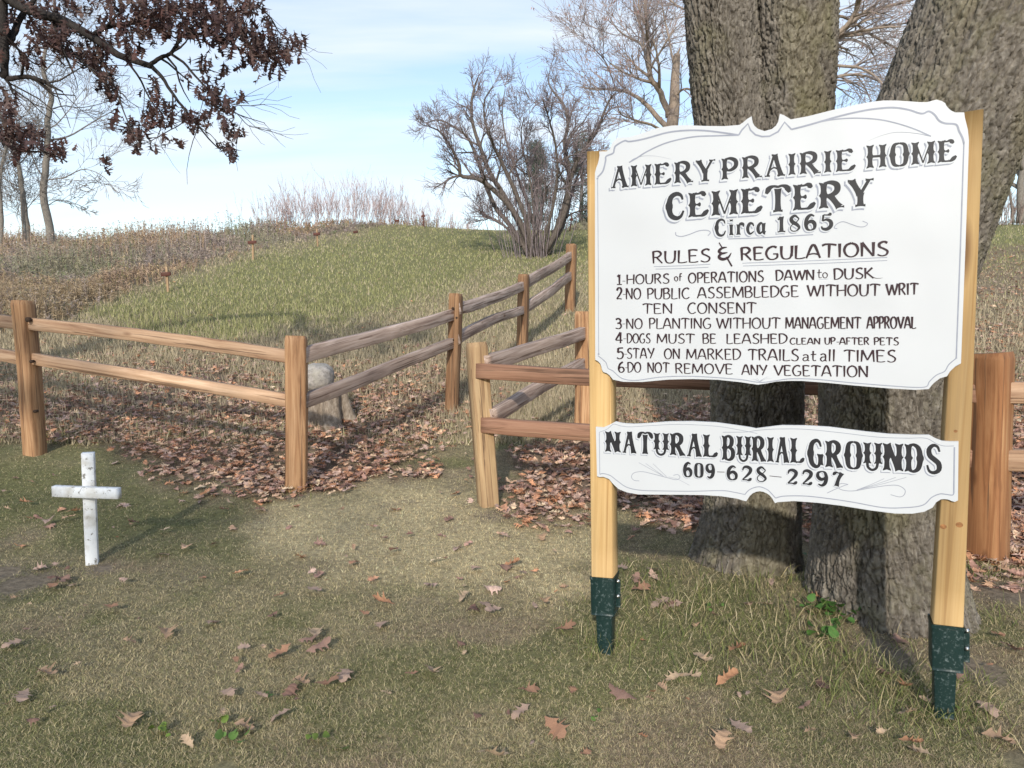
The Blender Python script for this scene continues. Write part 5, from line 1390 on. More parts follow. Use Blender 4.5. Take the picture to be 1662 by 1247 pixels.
for k, (px, py, Y, hh, lb) in enumerate([(1620, 366, 28, 1.1, 'wispy brush on the bank, left of the slim tree at the right edge'), (1645, 364, 28.4, 1.2, 'wispy brush around the foot of the slim tree at the right edge')]):
    b = at(px, py, Y); b[2] = gz(b[0], b[1])
    root = empty('brush_clump', b, lb, 'shrub', 'wispy brush on the right bank')
    t = Tree(230 + k, 9)
    for q in range(40):
        o = t.r.normal(0, 1, 2) * [.4, .3]
        t.grow(b + [o[0], o[1], -.05], (o[0] * .4, o[1] * .2, 1.0), hh * t.r.uniform(.5, 1.1), .009, 1, spread=.45, up=.4, kids=4, crook=.06, ratio=.45, seg=5, minr=.006)
    t.build(root, M_TWIG, (0.30, 0.22, 0.19), .2)

# evergreens beyond the shrub
def evergreen(px0, px1, ptop, pbase, Y, seed, label):
    r = np.random.default_rng(seed)
    c = at(.5 * (px0 + px1), pbase, Y); zb = gz(c[0], c[1]); top = at(.5 * (px0 + px1), ptop, Y)[2]
    wid = (px1 - px0) / FPX * Y * .5
    root = empty('evergreen_tree', (c[0], c[1], zb), label, 'tree', 'evergreens beyond the dark shrub')
    g = Geo(); g.tube(np.array([[c[0], c[1], zb - .1], [c[0] + .05, c[1], top - .3]]), [.12, .03], 8); g.build('trunk', M_GREYBARK, root, smooth=True)
    V, F, C, n = [], [], [], 0
    gl = Geo()
    for k in range(95):
        h = r.random() ** 1.1; z = zb + .25 + (top - zb - .25) * h
        rad = wid * (1 - .85 * h) ** .8 * (.5 + .75 * r.random()); a = r.uniform(0, 2 * math.pi)
        tip = np.array([c[0] + rad * math.cos(a), c[1] + rad * math.sin(a), z + .10 * rad + r.normal(0, .12)]); bs_ = np.array([c[0], c[1], z - .1])
        gl.tube(np.array([bs_, .5 * (bs_ + tip) + [0, 0, .05], tip]), [.02, .012, .004], 3, (.08, .06, .045), cap=False)
        m = 70
        tt = r.uniform(.25, 1.05, m); ctr = bs_ + (tip - bs_) * tt[:, None] + r.normal(0, .10, (m, 3))
        dd = (tip - bs_) / np.linalg.norm(tip - bs_) + r.normal(0, .55, (m, 3)); dd /= np.linalg.norm(dd, axis=1, keepdims=True)
        ss = np.cross(dd, r.normal(0, 1, (m, 3))); ss /= np.linalg.norm(ss, axis=1, keepdims=True)
        ln = r.uniform(.10, .20, m)[:, None]
        V.append(np.stack([ctr - ss * .016, ctr + ss * .016, ctr + dd * ln], 1).reshape(-1, 3))
        C.append(np.repeat(np.array([.14, .175, .135]) * r.uniform(.55, 1.5, (m, 1)), 3, axis=0))
    V = np.concatenate(V); C = np.concatenate(C)
    mesh_np('foliage', V, [np.arange(len(V)).reshape(-1, 3)], M_GRASS, root, C)
    gl.build('limbs', M_TWIG, root)
evergreen(838, 902, 232, 372, 30, 301, 'grey-green evergreen showing through the stems of the dark shrub')
evergreen(900, 985, 222, 372, 32, 302, 'darker evergreen between the dark shrub and the left sign post')

# ------------------------------------------------------------------ oak leaves
def leaf_shape(seed, curl, bend, fat=1.0, fill=0.0):
    """pointed-lobed oak leaf, length 1, in local x (tip) / y; three columns so the blade can fold"""
    r = np.random.default_rng(seed)
    u = [0, .14, .20, .27, .34, .45, .50, .56, .70, .74, .79, .90, 1.0]
    lft = [.012, .018, .06, .25, .07, .08, .38, .11, .11, .32, .10, .11, .0]
    adv = [0, 0, 0, .06, .0, 0, .10, 0, 0, .10, 0, .02, 0]
    u = np.array(u); lft = [max(v, (.02, .03, .07, .2, .10, .11, .2, .12, .13, .2, .11, .09, 0)[k] + fill * (0 < k < 12)) if fill else v for k, v in enumerate(lft)]
    L_ = np.array(lft) * fat * (1 + r.normal(0, .14, len(u))); R_ = np.array(lft) * fat * (1 + r.normal(0, .14, len(u)))
    mid = np.stack([u, 0.05 * np.sin(u * 3 + r.random() * 6), np.zeros_like(u)], 1)
    lv = mid + np.stack([np.array(adv), L_, np.zeros_like(u)], 1); rv = mid + np.stack([np.array(adv), -R_, np.zeros_like(u)], 1)
    V = np.concatenate([lv, mid, rv])
    tw = r.normal(0, .5 if not fill else .22)
    V[:, 2] = curl * (V[:, 1] ** 2) * 3.2 + bend * (V[:, 0] - .3) ** 2 + tw * V[:, 1] * (V[:, 0] - .4) + .04 * np.sin(V[:, 0] * 9 + V[:, 1] * 7 + r.random() * 6)
    n = len(u); i = np.arange(n - 1)
    F = np.concatenate([np.stack([i, n + i, n + i + 1, i + 1], 1), np.stack([n + i, 2 * n + i, 2 * n + i + 1, n + i + 1], 1)])
    return V - [0.0, 0, 0], F
LEAVES = [leaf_shape(400 + k, c, b, f) for k, (c, b, f) in enumerate([(.5, .3, 1), (.9, -.3, 1.05), (-.5, .5, .95), (1.3, .2, .9), (.2, -.6, 1.1), (-.9, .1, 1), (1.8, .6, .85), (.3, .1, 1.1)])]

def scatter_leaves(pos, size, yaw, tiltx, tilty, kinds, cols, shapes=None):
    """many leaves in one mesh"""
    VV, FF, CC, n = [], [], [], 0
    for k in range(len(LEAVES)):
        m = kinds == k
        if not m.any(): continue
        V, F = (shapes or LEAVES)[k]
        V = V - [.5, 0, 0]
        p, s, a, tx, ty = pos[m], size[m], yaw[m], tiltx[m], tilty[m]
        X = V[None, :, :] * s[:, None, None]
        x, y, z = X[..., 0], X[..., 1], X[..., 2]
        cx, sx = np.cos(tx)[:, None], np.sin(tx)[:, None]; y, z = y * cx - z * sx, y * sx + z * cx
        cy, sy = np.cos(ty)[:, None], np.sin(ty)[:, None]; x, z = x * cy + z * sy, -x * sy + z * cy
        ca, sa = np.cos(a)[:, None], np.sin(a)[:, None]; x, y = x * ca - y * sa, x * sa + y * ca
        W = np.stack([x, y, z], -1) + p[:, None, :]
        nn = V.shape[0]
        FF.append((F[None] + (np.arange(m.sum()) * nn)[:, None, None] + n).reshape(-1, 4))
        VV.append(W.reshape(-1, 3)); CC.append(np.repeat(cols[m], nn, axis=0)); n += m.sum() * nn
    return np.concatenate(VV), np.concatenate(FF), np.concatenate(CC)

LEAFCOL = np.array([[.34, .19, .12], [.43, .285, .185], [.29, .18, .14], [.48, .35, .235], [.40, .28, .215], [.22, .13, .10], [.43, .225, .125], [.36, .26, .21]])

TREE_LEAVES = LEAVES
LEAVES = [leaf_shape(440 + k, c, b, f, .055) for k, (c, b, f) in enumerate([(.25, .2, 1), (.45, -.2, 1.05), (-.3, .35, .95), (.6, .15, .9), (.1, -.4, 1.1), (-.5, .1, 1), (.8, .4, .9), (.2, .05, 1.1)])]

# the left oak: trunk out of the frame, limbs and hanging dead leaves in it
OY = 6.4
lo_ = np.array([-8.0, -1.0, 0.0]); loz = gz(lo_[0], lo_[1])
loak = empty('oak_tree', (lo_[0], lo_[1], loz), 'oak whose dark limbs and hanging brown leaves enter at the top left', 'tree')
t = Tree(170, .011)
TR = smooth_path(np.array([[lo_[0], lo_[1], loz - .2], [-8.02, -1, 1.2], [-7.95, -1.02, 2.6], [-7.9, -.95, 4.2], [-7.7, -1.0, 6.0], [-7.4, -1.2, 8.0]]), 40)
t.add(TR, np.interp(np.linspace(0, 1, 40), [0, .06, .5, .8, 1], [.36, .27, .23, .16, .09]))
def reach(pts, rad, n=24):
    P = smooth_path(np.array(pts, float), n); R = np.interp(np.linspace(0, 1, n), np.linspace(0, 1, len(rad)), rad); t.add(P, R); return P, R
_e1 = at(-120, -160, OY); _e2 = at(-60, 150, OY)
reach([[-7.9, -.95, 4.2], [-7.6, 1.2, 4.9], [-6.8, 3.8, 5.2], [-5.9, 5.6, _e1[2] + .15], _e1], [.17, .14, .11, .09, .07])
reach([[-7.95, -1.0, 3.2], [-7.5, 1.6, 3.7], [-6.6, 4.2, 4.1], _e2], [.12, .10, .07, .035])
shade_limbs = [reach([[-7.8, -1, 5.0], [-6.2, -2.6, 5.6], [-4.4, -4.2, 5.5], [-2.8, -5.4, 5.1]], [.13, .10, .06, .02]),
               reach([[-7.7, -1, 5.8], [-6.0, -3.8, 6.6], [-4.2, -6.2, 6.7], [-2.2, -8.0, 6.4]], [.12, .09, .05, .02]),
               reach([[-7.9, -1, 4.4], [-6.6, -2.4, 4.6], [-5.0, -3.6, 4.4], [-3.8, -4.4, 4.1]], [.10, .07, .05, .02])]  # unseen limbs added to carry the shading leaves
limbs = [([(-120, -160), (-60, -130), (-15, -70), (0, -20), (5, 40), (7, 90), (9, 128)], (.083, .07, .055, .045, .042, .034), 0),
 ([(9, 128), (25, 127), (45, 125), (68, 131), (85, 141), (102, 149)], (.026, .024, .021, .016, .007), 0),
 ([(9, 128), (16, 138), (20, 150), (23, 154)], (.018, .012, .005), 0), ([(9, 125), (-5, 118), (-25, 105)], (.024, .02, .012), 0),
 ([(5, 70), (18, 62), (27, 42), (40, 18), (55, 0), (75, -40)], (.034, .036, .03, .026, .02), .3),
 ([(-60, -130), (-20, -40), (25, 5), (60, 22), (100, 33), (140, 54), (172, 75), (200, 93), (245, 107)], (.07, .06, .05, .045, .04, .036, .032, .028), -.2),
 ([(245, 107), (262, 125), (280, 152), (300, 178), (320, 203), (345, 232), (360, 245)], (.022, .018, .014, .011, .007, .004), -.2),
 ([(150, 57), (170, 45), (195, 40), (235, 36), (260, 28), (290, 20)], (.024, .022, .018, .01), .4),
 ([(242, 106), (262, 93), (278, 86), (292, 62), (302, 48)], (.022, .02, .018, .014), .2), ([(302, 52), (325, 56), (345, 58), (372, 66), (395, 85), (420, 90), (460, 82)], (.014, .013, .011, .008, .004), .3),
 ([(278, 88), (298, 102), (318, 125), (340, 148), (360, 165), (385, 185), (430, 200)], (.014, .012, .009, .007, .003), 0),
 ([(302, 50), (340, 30), (380, 20), (420, 10)], (.013, .011, .008, .005), .5),
 ([(85, 30), (95, 60), (108, 95), (120, 118)], (.018, .016, .012, .006), -.3), ([(104, 84), (118, 88), (128, 95), (135, 102)], (.018, .014, .008), -.3),
 ([(20, 72), (35, 85), (45, 95), (60, 105), (80, 98), (110, 115)], (.012, .009, .006, .003), .2),
 ([(150, 60), (160, 90), (175, 120), (190, 150), (200, 180), (215, 215), (228, 245)], (.012, .010, .008, .006, .003), -.4),
 ([(200, 93), (225, 125), (240, 155), (262, 195), (255, 225)], (.012, .010, .007, .003), .3),
 ([(-60, 150), (-10, 215), (20, 240), (45, 246), (75, 248), (108, 262)], (.04, .022, .012, .009, .004), 0),
 ([(300, 180), (295, 200), (270, 215), (245, 230), (250, 240)], (.007, .006, .003), 0), ([(345, 160), (380, 170), (405, 172), (430, 170)], (.006, .005, .002), 0), ([(385, 185), (405, 205), (430, 208)], (.005, .004, .002), 0),
 ([(420, 12), (440, 30), (455, 55), (478, 70), (490, 88)], (.008, .006, .003), .4), ([(-10, -40), (80, -40), (180, -25), (280, -15), (380, -25)], (.05, .04, .03, .02, .01), .8)]
for kx, wd, dy in limbs:
    P, R = t.traced(kx, OY, [w_ * OY / 7.6 for w_ in wd], dy=dy, n=20)
    if R[0] < .027: t.branch(P, R, .9, 1, spread=.8, up=.0, kids=6, crook=.2, ratio=.5, seg=5, minr=.0022, lo=.2)
for P, R in shade_limbs: t.branch(P, R, 1.8, 2, spread=.8, up=.05, kids=9, crook=.2, ratio=.55, seg=5, minr=.003, lo=.25)
ga, gb = Geo(), Geo()
for P, R in t.limbs:
    (ga if R[0] >= .011 else gb).tube(P, R, 8 if R[0] > .02 else 5 if R[0] > .006 else 3, None if R[0] >= .011 else np.array([.06, .05, .045]), cap=R[0] > .01)
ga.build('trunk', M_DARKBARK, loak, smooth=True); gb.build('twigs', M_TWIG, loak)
# leaf clusters hang along the limbs: (px, py, spread px, count)
CL = [(30, 20, 26, 26), (60, 40, 26, 30), (90, 20, 22, 18), (45, 85, 22, 18), (38, 98, 10, 10), (65, 97, 10, 9), (95, 68, 22, 34), (108, 60, 18, 26), (130, 85, 14, 20), (150, 95, 16, 22), (165, 105, 14, 18), (180, 62, 20, 24), (120, 12, 22, 14), (180, 10, 26, 26), (215, 22, 24, 40), (245, 15, 26, 46), (270, 35, 26, 50), (235, 52, 22, 34), (205, 50, 18, 20),
      (300, 12, 28, 50), (320, 35, 26, 48), (345, 20, 26, 50), (370, 38, 24, 48), (360, 60, 22, 36), (395, 50, 20, 30), (385, 10, 24, 36), (410, 8, 12, 16), (405, 80, 16, 24), (425, 75, 18, 24), (420, 98, 14, 18), (445, 85, 16, 26), (465, 72, 12, 18), (460, 100, 13, 22), (485, 65, 9, 9), (485, 92, 7, 5), (435, 120, 6, 4), (418, 130, 5, 2), (430, 40, 8, 8), (445, 62, 9, 8),
      (170, 130, 10, 12), (180, 145, 10, 13), (188, 156, 7, 8), (175, 115, 10, 12), (215, 85, 12, 10), (248, 140, 9, 9), (255, 170, 14, 18), (268, 190, 16, 26), (240, 185, 12, 16), (248, 205, 10, 10), (187, 195, 9, 10), (212, 205, 10, 14), (208, 225, 10, 14), (220, 215, 9, 10), (224, 243, 5, 4), (252, 240, 5, 3), (275, 228, 10, 6), (290, 230, 5, 3), (305, 190, 12, 18), (300, 135, 9, 6), (328, 100, 9, 6), (335, 112, 7, 5), (302, 85, 4, 1), (340, 125, 7, 5), (362, 118, 6, 6), (325, 145, 9, 10), (345, 150, 12, 16), (350, 168, 13, 20), (370, 170, 12, 14), (388, 150, 7, 4), (395, 160, 5, 3), (330, 195, 12, 18), (310, 210, 7, 5), (355, 200, 10, 8), (368, 205, 8, 8), (380, 222, 8, 14), (372, 240, 8, 12), (380, 252, 6, 8), (362, 232, 6, 5), (392, 200, 3, 1), (432, 217, 2, 1),
      (230, 150, 5, 2), (5, 165, 14, 22), (12, 190, 16, 26), (8, 215, 18, 28), (35, 215, 20, 34), (52, 228, 14, 22), (30, 240, 16, 18), (70, 243, 4, 3), (90, 240, 12, 18), (95, 255, 10, 10), (168, 262, 6, 6), (172, 275, 3, 3), (-30, 200, 26, 30), (-40, 40, 40, 40), (60, 0, 24, 24), (330, -10, 60, 60), (200, -15, 60, 60)]
pp, cc = [], []
lr = np.random.default_rng(171)
for px, py, sp, n_ in CL:
    n2_ = int(n_ * .98)
    q = lr.normal(0, .74, (n2_, 2)) * sp
    for dx, dy in q: pp.append(at(px + dx, py + dy * .9, OY + lr.normal(0, .28)))
# unseen crown leaves, added up-sun behind the camera to shade the near lawn
_q = lr.random((3600, 2)) * [4.2, 4.2] + [-4.6, 1.6]
_n = fbm(_q[:, 0] * .9 + 3, _q[:, 1] * .9, oct=3, seed=701)
_w = sstep(.44, .62, _n) * np.clip(.12 + .9 * np.exp(-(((_q[:, 0] + 2.9) / 1.1) ** 2 + ((_q[:, 1] - 4.6) / .8) ** 2)) + .45 * np.exp(-(((_q[:, 0] + 2.2) / 1.0) ** 2 + ((_q[:, 1] - 2.4) / .7) ** 2)), 0, 1)
_q = _q[(lr.random(len(_q)) < _w * .95)]
for gx_, gy_ in _q:
    h_ = lr.uniform(4.2, 6.8); bk = h_ / math.tan(SUN_EL)
    pp.append(np.array([gx_ - SUN_TRAVEL.x * bk, gy_ - SUN_TRAVEL.y * bk, h_]))
pp = np.array(pp); m = len(pp)
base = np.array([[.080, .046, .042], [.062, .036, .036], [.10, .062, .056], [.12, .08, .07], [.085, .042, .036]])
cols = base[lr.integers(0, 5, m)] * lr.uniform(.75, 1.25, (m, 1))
V_, F_, C_ = scatter_leaves(pp, lr.uniform(.075, .135, m), lr.uniform(0, 6.28, m), lr.normal(0, .8, m), lr.normal(1.05, .5, m), lr.integers(0, len(LEAVES), m), cols, TREE_LEAVES)
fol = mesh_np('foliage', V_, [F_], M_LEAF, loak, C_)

# ------------------------------------------------------------------ ground cover
def rnd_ground(n, seed, px_rng, py_rng):
    """points spread evenly over the picture, carried onto the ground, so density follows nearness"""
    r = np.random.default_rng(seed)
    # sample distance so that the coverage per picture row is even
    v = r.uniform(py_rng[0], py_rng[1], n); px = r.uniform(px_rng[0], px_rng[1], n)
    # march to the ground on a table of y
    ys = np.geomspace(1.3, 31, 260)
    out = np.zeros((n, 3)); okm = np.zeros(n, bool)
    dx = (px - 831) / FPX; dv = (623.5 - v) / FPX
    dy_, dz_ = CP + dv * SP, -SP + dv * CP
    found = np.zeros(n, bool); Yh = np.zeros(n)
    for y in ys:
        t_ = y / dy_
        o = np.nonzero(~found)[0]
        if not len(o): break
        g = ground_z(dx[o] * t_[o], np.full(len(o), y), fine=False)
        hit = o[H + dz_[o] * t_[o] < g]
        Yh[hit] = y; found[hit] = True
    Yh = Yh * r.uniform(.985, 1.0, n)
    t_ = Yh / dy_
    P = np.stack([dx * t_, Yh, ground_z(dx * t_, Yh)], 1)
    return P[found]

def blades(P, ln, wd, lean, cols, seed, two=True):
    r = np.random.default_rng(seed); n = len(P)
    a = r.uniform(0, 2 * math.pi, n); face = r.uniform(0, 2 * math.pi, n)
    d = np.stack([np.cos(a), np.sin(a), np.zeros(n)], 1); s = np.stack([np.cos(face), np.sin(face), np.zeros(n)], 1) * (wd / 2)[:, None]
    up = np.array([0, 0, 1.0])
    b = P - [0, 0, .004]
    c1 = b + (d * np.sin(lean * .6)[:, None] + up * np.cos(lean * .6)[:, None]) * (ln * .5)[:, None]
    tip = c1 + (d * np.sin(lean * 1.25)[:, None] + up * np.cos(lean * 1.25)[:, None]) * (ln * .5)[:, None]
    if two:
        V = np.stack([b - s, b + s, c1 + s * .75, c1 - s * .75, tip], 1).reshape(-1, 3); k = np.arange(n) * 5
        F = [np.stack([k, k + 1, k + 2, k + 3], 1), np.stack([k + 3, k + 2, k + 4], 1)]
        return V, F, np.repeat(cols, 5, axis=0)
    V = np.stack([b - s, b + s, tip], 1).reshape(-1, 3); k = np.arange(n) * 3
    return V, [np.stack([k, k + 1, k + 2], 1)], np.repeat(cols, 3, axis=0)

def pick(r, n, table, w):
    return np.array(table)[r.choice(len(table), n, p=np.array(w) / sum(w))]

def grass_sheet(name, label, n, seed, px_rng, py_rng, kind):
    r = np.random.default_rng(seed)
    P = rnd_ground(n, seed, px_rng, py_rng)
    z = zones(P[:, 0], P[:, 1], P[:, 2]); m = len(P)
    md = mid_dry(P[:, 0], P[:, 1], P[:, 2])
    dens = 1 - .82 * z['lit'] - .6 * z['dirt']
    if kind == 'hill': dens = dens * (1 - .9 * (z['bank'] > .6))
    keep = r.random(m) < np.clip(dens, .06, 1)
    P = P[keep]; z = {k: v[keep] for k, v in z.items()}; md = md[keep]; m = len(P); y = P[:, 1]
    green = np.clip(z['green'] + z['moss_shade'] * .85, 0, 1) * (1 - z['straw'] * .8)
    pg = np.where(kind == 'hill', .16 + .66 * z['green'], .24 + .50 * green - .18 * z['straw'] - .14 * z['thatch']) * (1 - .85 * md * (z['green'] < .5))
    isg = r.random(m) < pg
    th_ = z['thatch']
    straw = pick(r, m, [[.56, .465, .27], [.47, .39, .225], [.63, .535, .335], [.39, .315, .20], [.53, .45, .29]], [3, 3, 2, 2, 2])
    gr = pick(r, m, [[.25, .25, .11], [.31, .30, .14], [.20, .21, .095], [.37, .35, .18]], [3, 3, 2, 2])
    if kind == 'hill':
        straw = pick(r, m, [[.48, .405, .275], [.41, .345, .235], [.54, .46, .315], [.36, .305, .215]], [3, 3, 2, 2])
    if kind == 'lawn':
        straw = np.where(r.random((m, 1)) < .55 * th_[:, None], pick(r, m, [[.36, .275, .19], [.28, .215, .15], [.43, .34, .245]], [2, 2, 1]), straw)
        straw = np.where(z['straw'][:, None] > r.random((m, 1)), np.clip(straw * 1.42, 0, .8), straw)  # blades lightened again where the sunlit band is painted
        gr = np.where((z['moss_shade'] > .5)[:, None] & (r.random((m, 1)) < .45), pick(r, m, [[.17, .185, .07], [.21, .215, .085], [.14, .155, .06]], [2, 2, 1]), gr)  # darker green blades, partly painted shade
    C = np.where(isg[:, None], gr * (1.18 if kind == 'hill' else 1), straw) * r.uniform(.8, 1.2, (m, 1))
    if kind == 'hill':
        ln = r.uniform(.04, .10, m) * (1 + .7 * md) ; wd = .0045 + .0011 * y; lean = np.abs(r.normal(.45, .35, m))
    else:
        ln = r.uniform(.010, .034, m); wd = .0010 + .00042 * y; lean = np.clip(np.abs(r.normal(1.15, .28, m)), .2, 1.38)
    V, F, CC = blades(P, ln, wd, lean, C, seed + 1, two=kind != 'hill')
    o = mesh_np(name, V, F, M_GRASS, None, CC)
    return tag(o, label, 'grass', kind='stuff')

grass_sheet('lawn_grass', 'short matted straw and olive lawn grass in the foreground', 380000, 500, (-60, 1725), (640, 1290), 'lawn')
grass_sheet('hill_grass', 'longer green and dry grass on the burial slope', 210000, 510, (-60, 1725), (362, 720), 'hill')

# taller grass round the sign's feet and the oak
r5 = np.random.default_rng(520)
def tuft_grass():
    VV, FF4, FF3, CC, n = [], [], [], [], 0
    spots = [(1010, 965, 40, 120), (1040, 1000, 60, 160), (1000, 1045, 34, 110), (1100, 985, 70, 200), (1160, 960, 60, 170), (1220, 1000, 70, 210), (1265, 950, 36, 120), (1300, 1040, 70, 240), (1360, 1075, 60, 220), (1420, 1090, 60, 220), (1470, 1120, 50, 200), (1530, 1165, 44, 220), (1580, 1120, 40, 90), (1250, 1070, 90, 200), (1120, 1060, 90, 170), (1400, 1150, 90, 180), (1600, 935, 26, 120), (1640, 1010, 30, 60), (1330, 1000, 40, 140), (965, 1062, 16, 70), (1345, 1110, 60, 120),
             (565, 640, 26, 160), (600, 660, 20, 110), (545, 665, 14, 80), (440, 650, 22, 90), (425, 640, 16, 60), (60, 715, 20, 60), (482, 800, 18, 50), (1080, 935, 40, 90), (1620, 1190, 60, 90)]
    for px, py, sp, k in spots:
        q = r5.normal(0, 1, (k, 2)) * [sp, sp * .35]
        P = np.array([gpt(px + a, min(py + b, 1240)) for a, b in q])
        P[:, 2] = ground_z(P[:, 0], P[:, 1])
        y = P[:, 1]
        isg = r5.random(k) < .6
        C = np.where(isg[:, None], pick(r5, k, [[.16, .19, .06], [.22, .235, .085], [.12, .15, .05]], [2, 2, 1]), pick(r5, k, [[.48, .40, .23], [.37, .31, .17], [.55, .47, .30]], [2, 2, 1])) * r5.uniform(.8, 1.2, (k, 1))
        V, F, c = blades(P, r5.uniform(.04, .14, k), .0022 + .0005 * y, np.abs(r5.normal(.95, .35, k)), C, int(px + py), True)
        VV.append(V); FF4.append(F[0] + n); FF3.append(F[1] + n); CC.append(c); n += len(V)
    o = mesh_np('long_grass', np.concatenate(VV), [np.concatenate(FF4), np.concatenate(FF3)], M_GRASS, None, np.concatenate(CC))
    tag(o, 'longer tufted grass left unmown round the sign posts and oak roots', 'grass', kind='stuff')
tuft_grass()

# dead weeds on the left bank and along the crest
def dead_weeds():
    r = np.random.default_rng(530)
    P = rnd_ground(30000, 531, (-80, 780), (345, 560))
    z = zones(P[:, 0], P[:, 1], P[:, 2])
    kp = r.random(len(P)) < np.clip(z['bank'] * 1.5 - .35, 0, 1); P = P[kp]; zb_ = z['bankh'][kp]
    # behind the crest, where only their heads show
    k = 3200
    X = r.uniform(-24, -3.0, k); Yb = np.where(X > -8.5, r.uniform(29.4, 32.5, k), r.uniform(27.5, 32.5, k))
    X2 = r.uniform(14, 21, 260); Y2 = r.uniform(27, 31, 260)
    X3 = r.uniform(2.2, 3.6, 300); Y3 = r.uniform(28.0, 31, 300)
    Q = np.concatenate([np.stack([X, Yb], 1), np.stack([X2, Y2], 1), np.stack([X3, Y3], 1)]); Q = np.concatenate([Q, ground_z(Q[:, 0], Q[:, 1])[:, None]], 1)
    P = np.concatenate([P, Q])
    y = P[:, 1]; n = len(P)
    hgt = r.uniform(.14, .52, n) * np.where(P[:, 0] < -9, 1.0, .8) * sstep(9, 18, y + 3) + .12
    hgt = hgt * np.concatenate([.28 + .72 * sstep(.5, 1.0, zb_), np.full(len(Q), 1.0)])
    cl = fbm(P[:, 0] * .55, P[:, 1] * .35, oct=3, seed=91); hgt = hgt * (.45 + 1.1 * sstep(.3, .7, cl)) * np.where(y > 26, .62, 1)
    a = r.uniform(0, 6.28, n); d = np.stack([np.cos(a) * .22, np.sin(a) * .22, np.ones(n)], 1); d[:, :2] *= r.uniform(.2, 1.6, (n, 1))
    tip = P + d * hgt[:, None]
    pal = pick(r, n, [[.31, .25, .215], [.36, .295, .25], [.25, .20, .18], [.43, .355, .265], [.32, .265, .245], [.25, .25, .16]], [3, 3, 3, 2, 3, 2]) * r.uniform(.8, 1.2, (n, 1))
    c2 = fbm(P[:, 0] * .4 + 9, P[:, 1] * .3, oct=3, seed=95)[:, None]
    pal = np.where(c2 > .56, pal * np.array([1.12, 1.0, .82]), np.where(c2 < .42, pal * np.array([.86, .96, .80]), pal))
    tan = (y < 15)[:, None]; pal = np.where(tan & (r.random(n)[:, None] < .75), pick(r, n, [[.38, .30, .20], [.32, .24, .15]], [1, 1]), pal)
    w = (.004 + .0006 * y)[:, None]
    s = np.stack([np.cos(a + 1.2), np.sin(a + 1.2) * .3, np.zeros(n)], 1) * w * .7
    V = [np.stack([P - s, P + s, tip], 1).reshape(-1, 3)]; C = [np.repeat(pal, 3, axis=0)]
    for q in range(9):       # small leaves and seed fluff up the stem
        t_ = r.uniform(.25, 1.02, n)[:, None] ** .7
        c = P + d * hgt[:, None] * t_
        dd = r.normal(0, 1, (n, 3)); dd /= np.linalg.norm(dd, axis=1, keepdims=True); ss = np.cross(dd, r.normal(0, 1, (n, 3))); ss /= np.linalg.norm(ss, axis=1, keepdims=True)
        L2 = (r.uniform(.05, .13, n) * (1.25 - .5 * t_[:, 0]))[:, None]
        V.append(np.stack([c - ss * w * .62, c + ss * w * .62, c + dd * L2], 1).reshape(-1, 3)); C.append(np.repeat(pal * r.uniform(.75, 1.3, (n, 1)), 3, axis=0))
    V = np.concatenate(V); C = np.concatenate(C)
    o = mesh_np('dead_weeds', V, [np.arange(len(V)).reshape(-1, 3)], M_WEED, None, C)
    tag(o, 'waist high dead brown weeds covering the left bank and crest', 'weeds', kind='stuff')
dead_weeds()

# leaf litter drifted along the fences
def litter():
    r = np.random.default_rng(540)
    P = rnd_ground(44000, 541, (-60, 1720), (400, 960))
    z = zones(P[:, 0], P[:, 1], P[:, 2])
    px, py = proj(P[:, 0], P[:, 1], P[:, 2])
    lowhill = .34 * sstep(530, 610, py + 60 * z['n1']) * (1 - sstep(680, 740, py)) * (px < 830) + .25 * (px > 1560) * sstep(400, 440, py) + .06 * sstep(540, 600, py) * (1 - sstep(690, 740, py)) + .010
    P = P[r.random(len(P)) < np.clip(z['lit'] * .95 + lowhill, 0, 1)]
    n = len(P)
    P[:, 2] += r.uniform(.010, .040, n) + .022 * (P[:, 1] > 6)
    cols = np.clip(LEAFCOL[r.integers(0, len(LEAFCOL), n)] * r.uniform(.95, 1.7, (n, 1)) * np.array([1.12, 1.10, 1.12]), 0, .8)
    V, F, C = scatter_leaves(P, r.uniform(.05, .10, n), r.uniform(0, 6.28, n), r.normal(0, .22, n), r.normal(0, .18, n), r.integers(0, len(LEAVES), n), cols)
    o = mesh_np('leaf_litter', V, [F], M_LEAF, None, C, smooth=False)
    tag(o, 'drifts of fallen brown oak leaves under and behind the fences', 'leaves', kind='stuff')
litter()

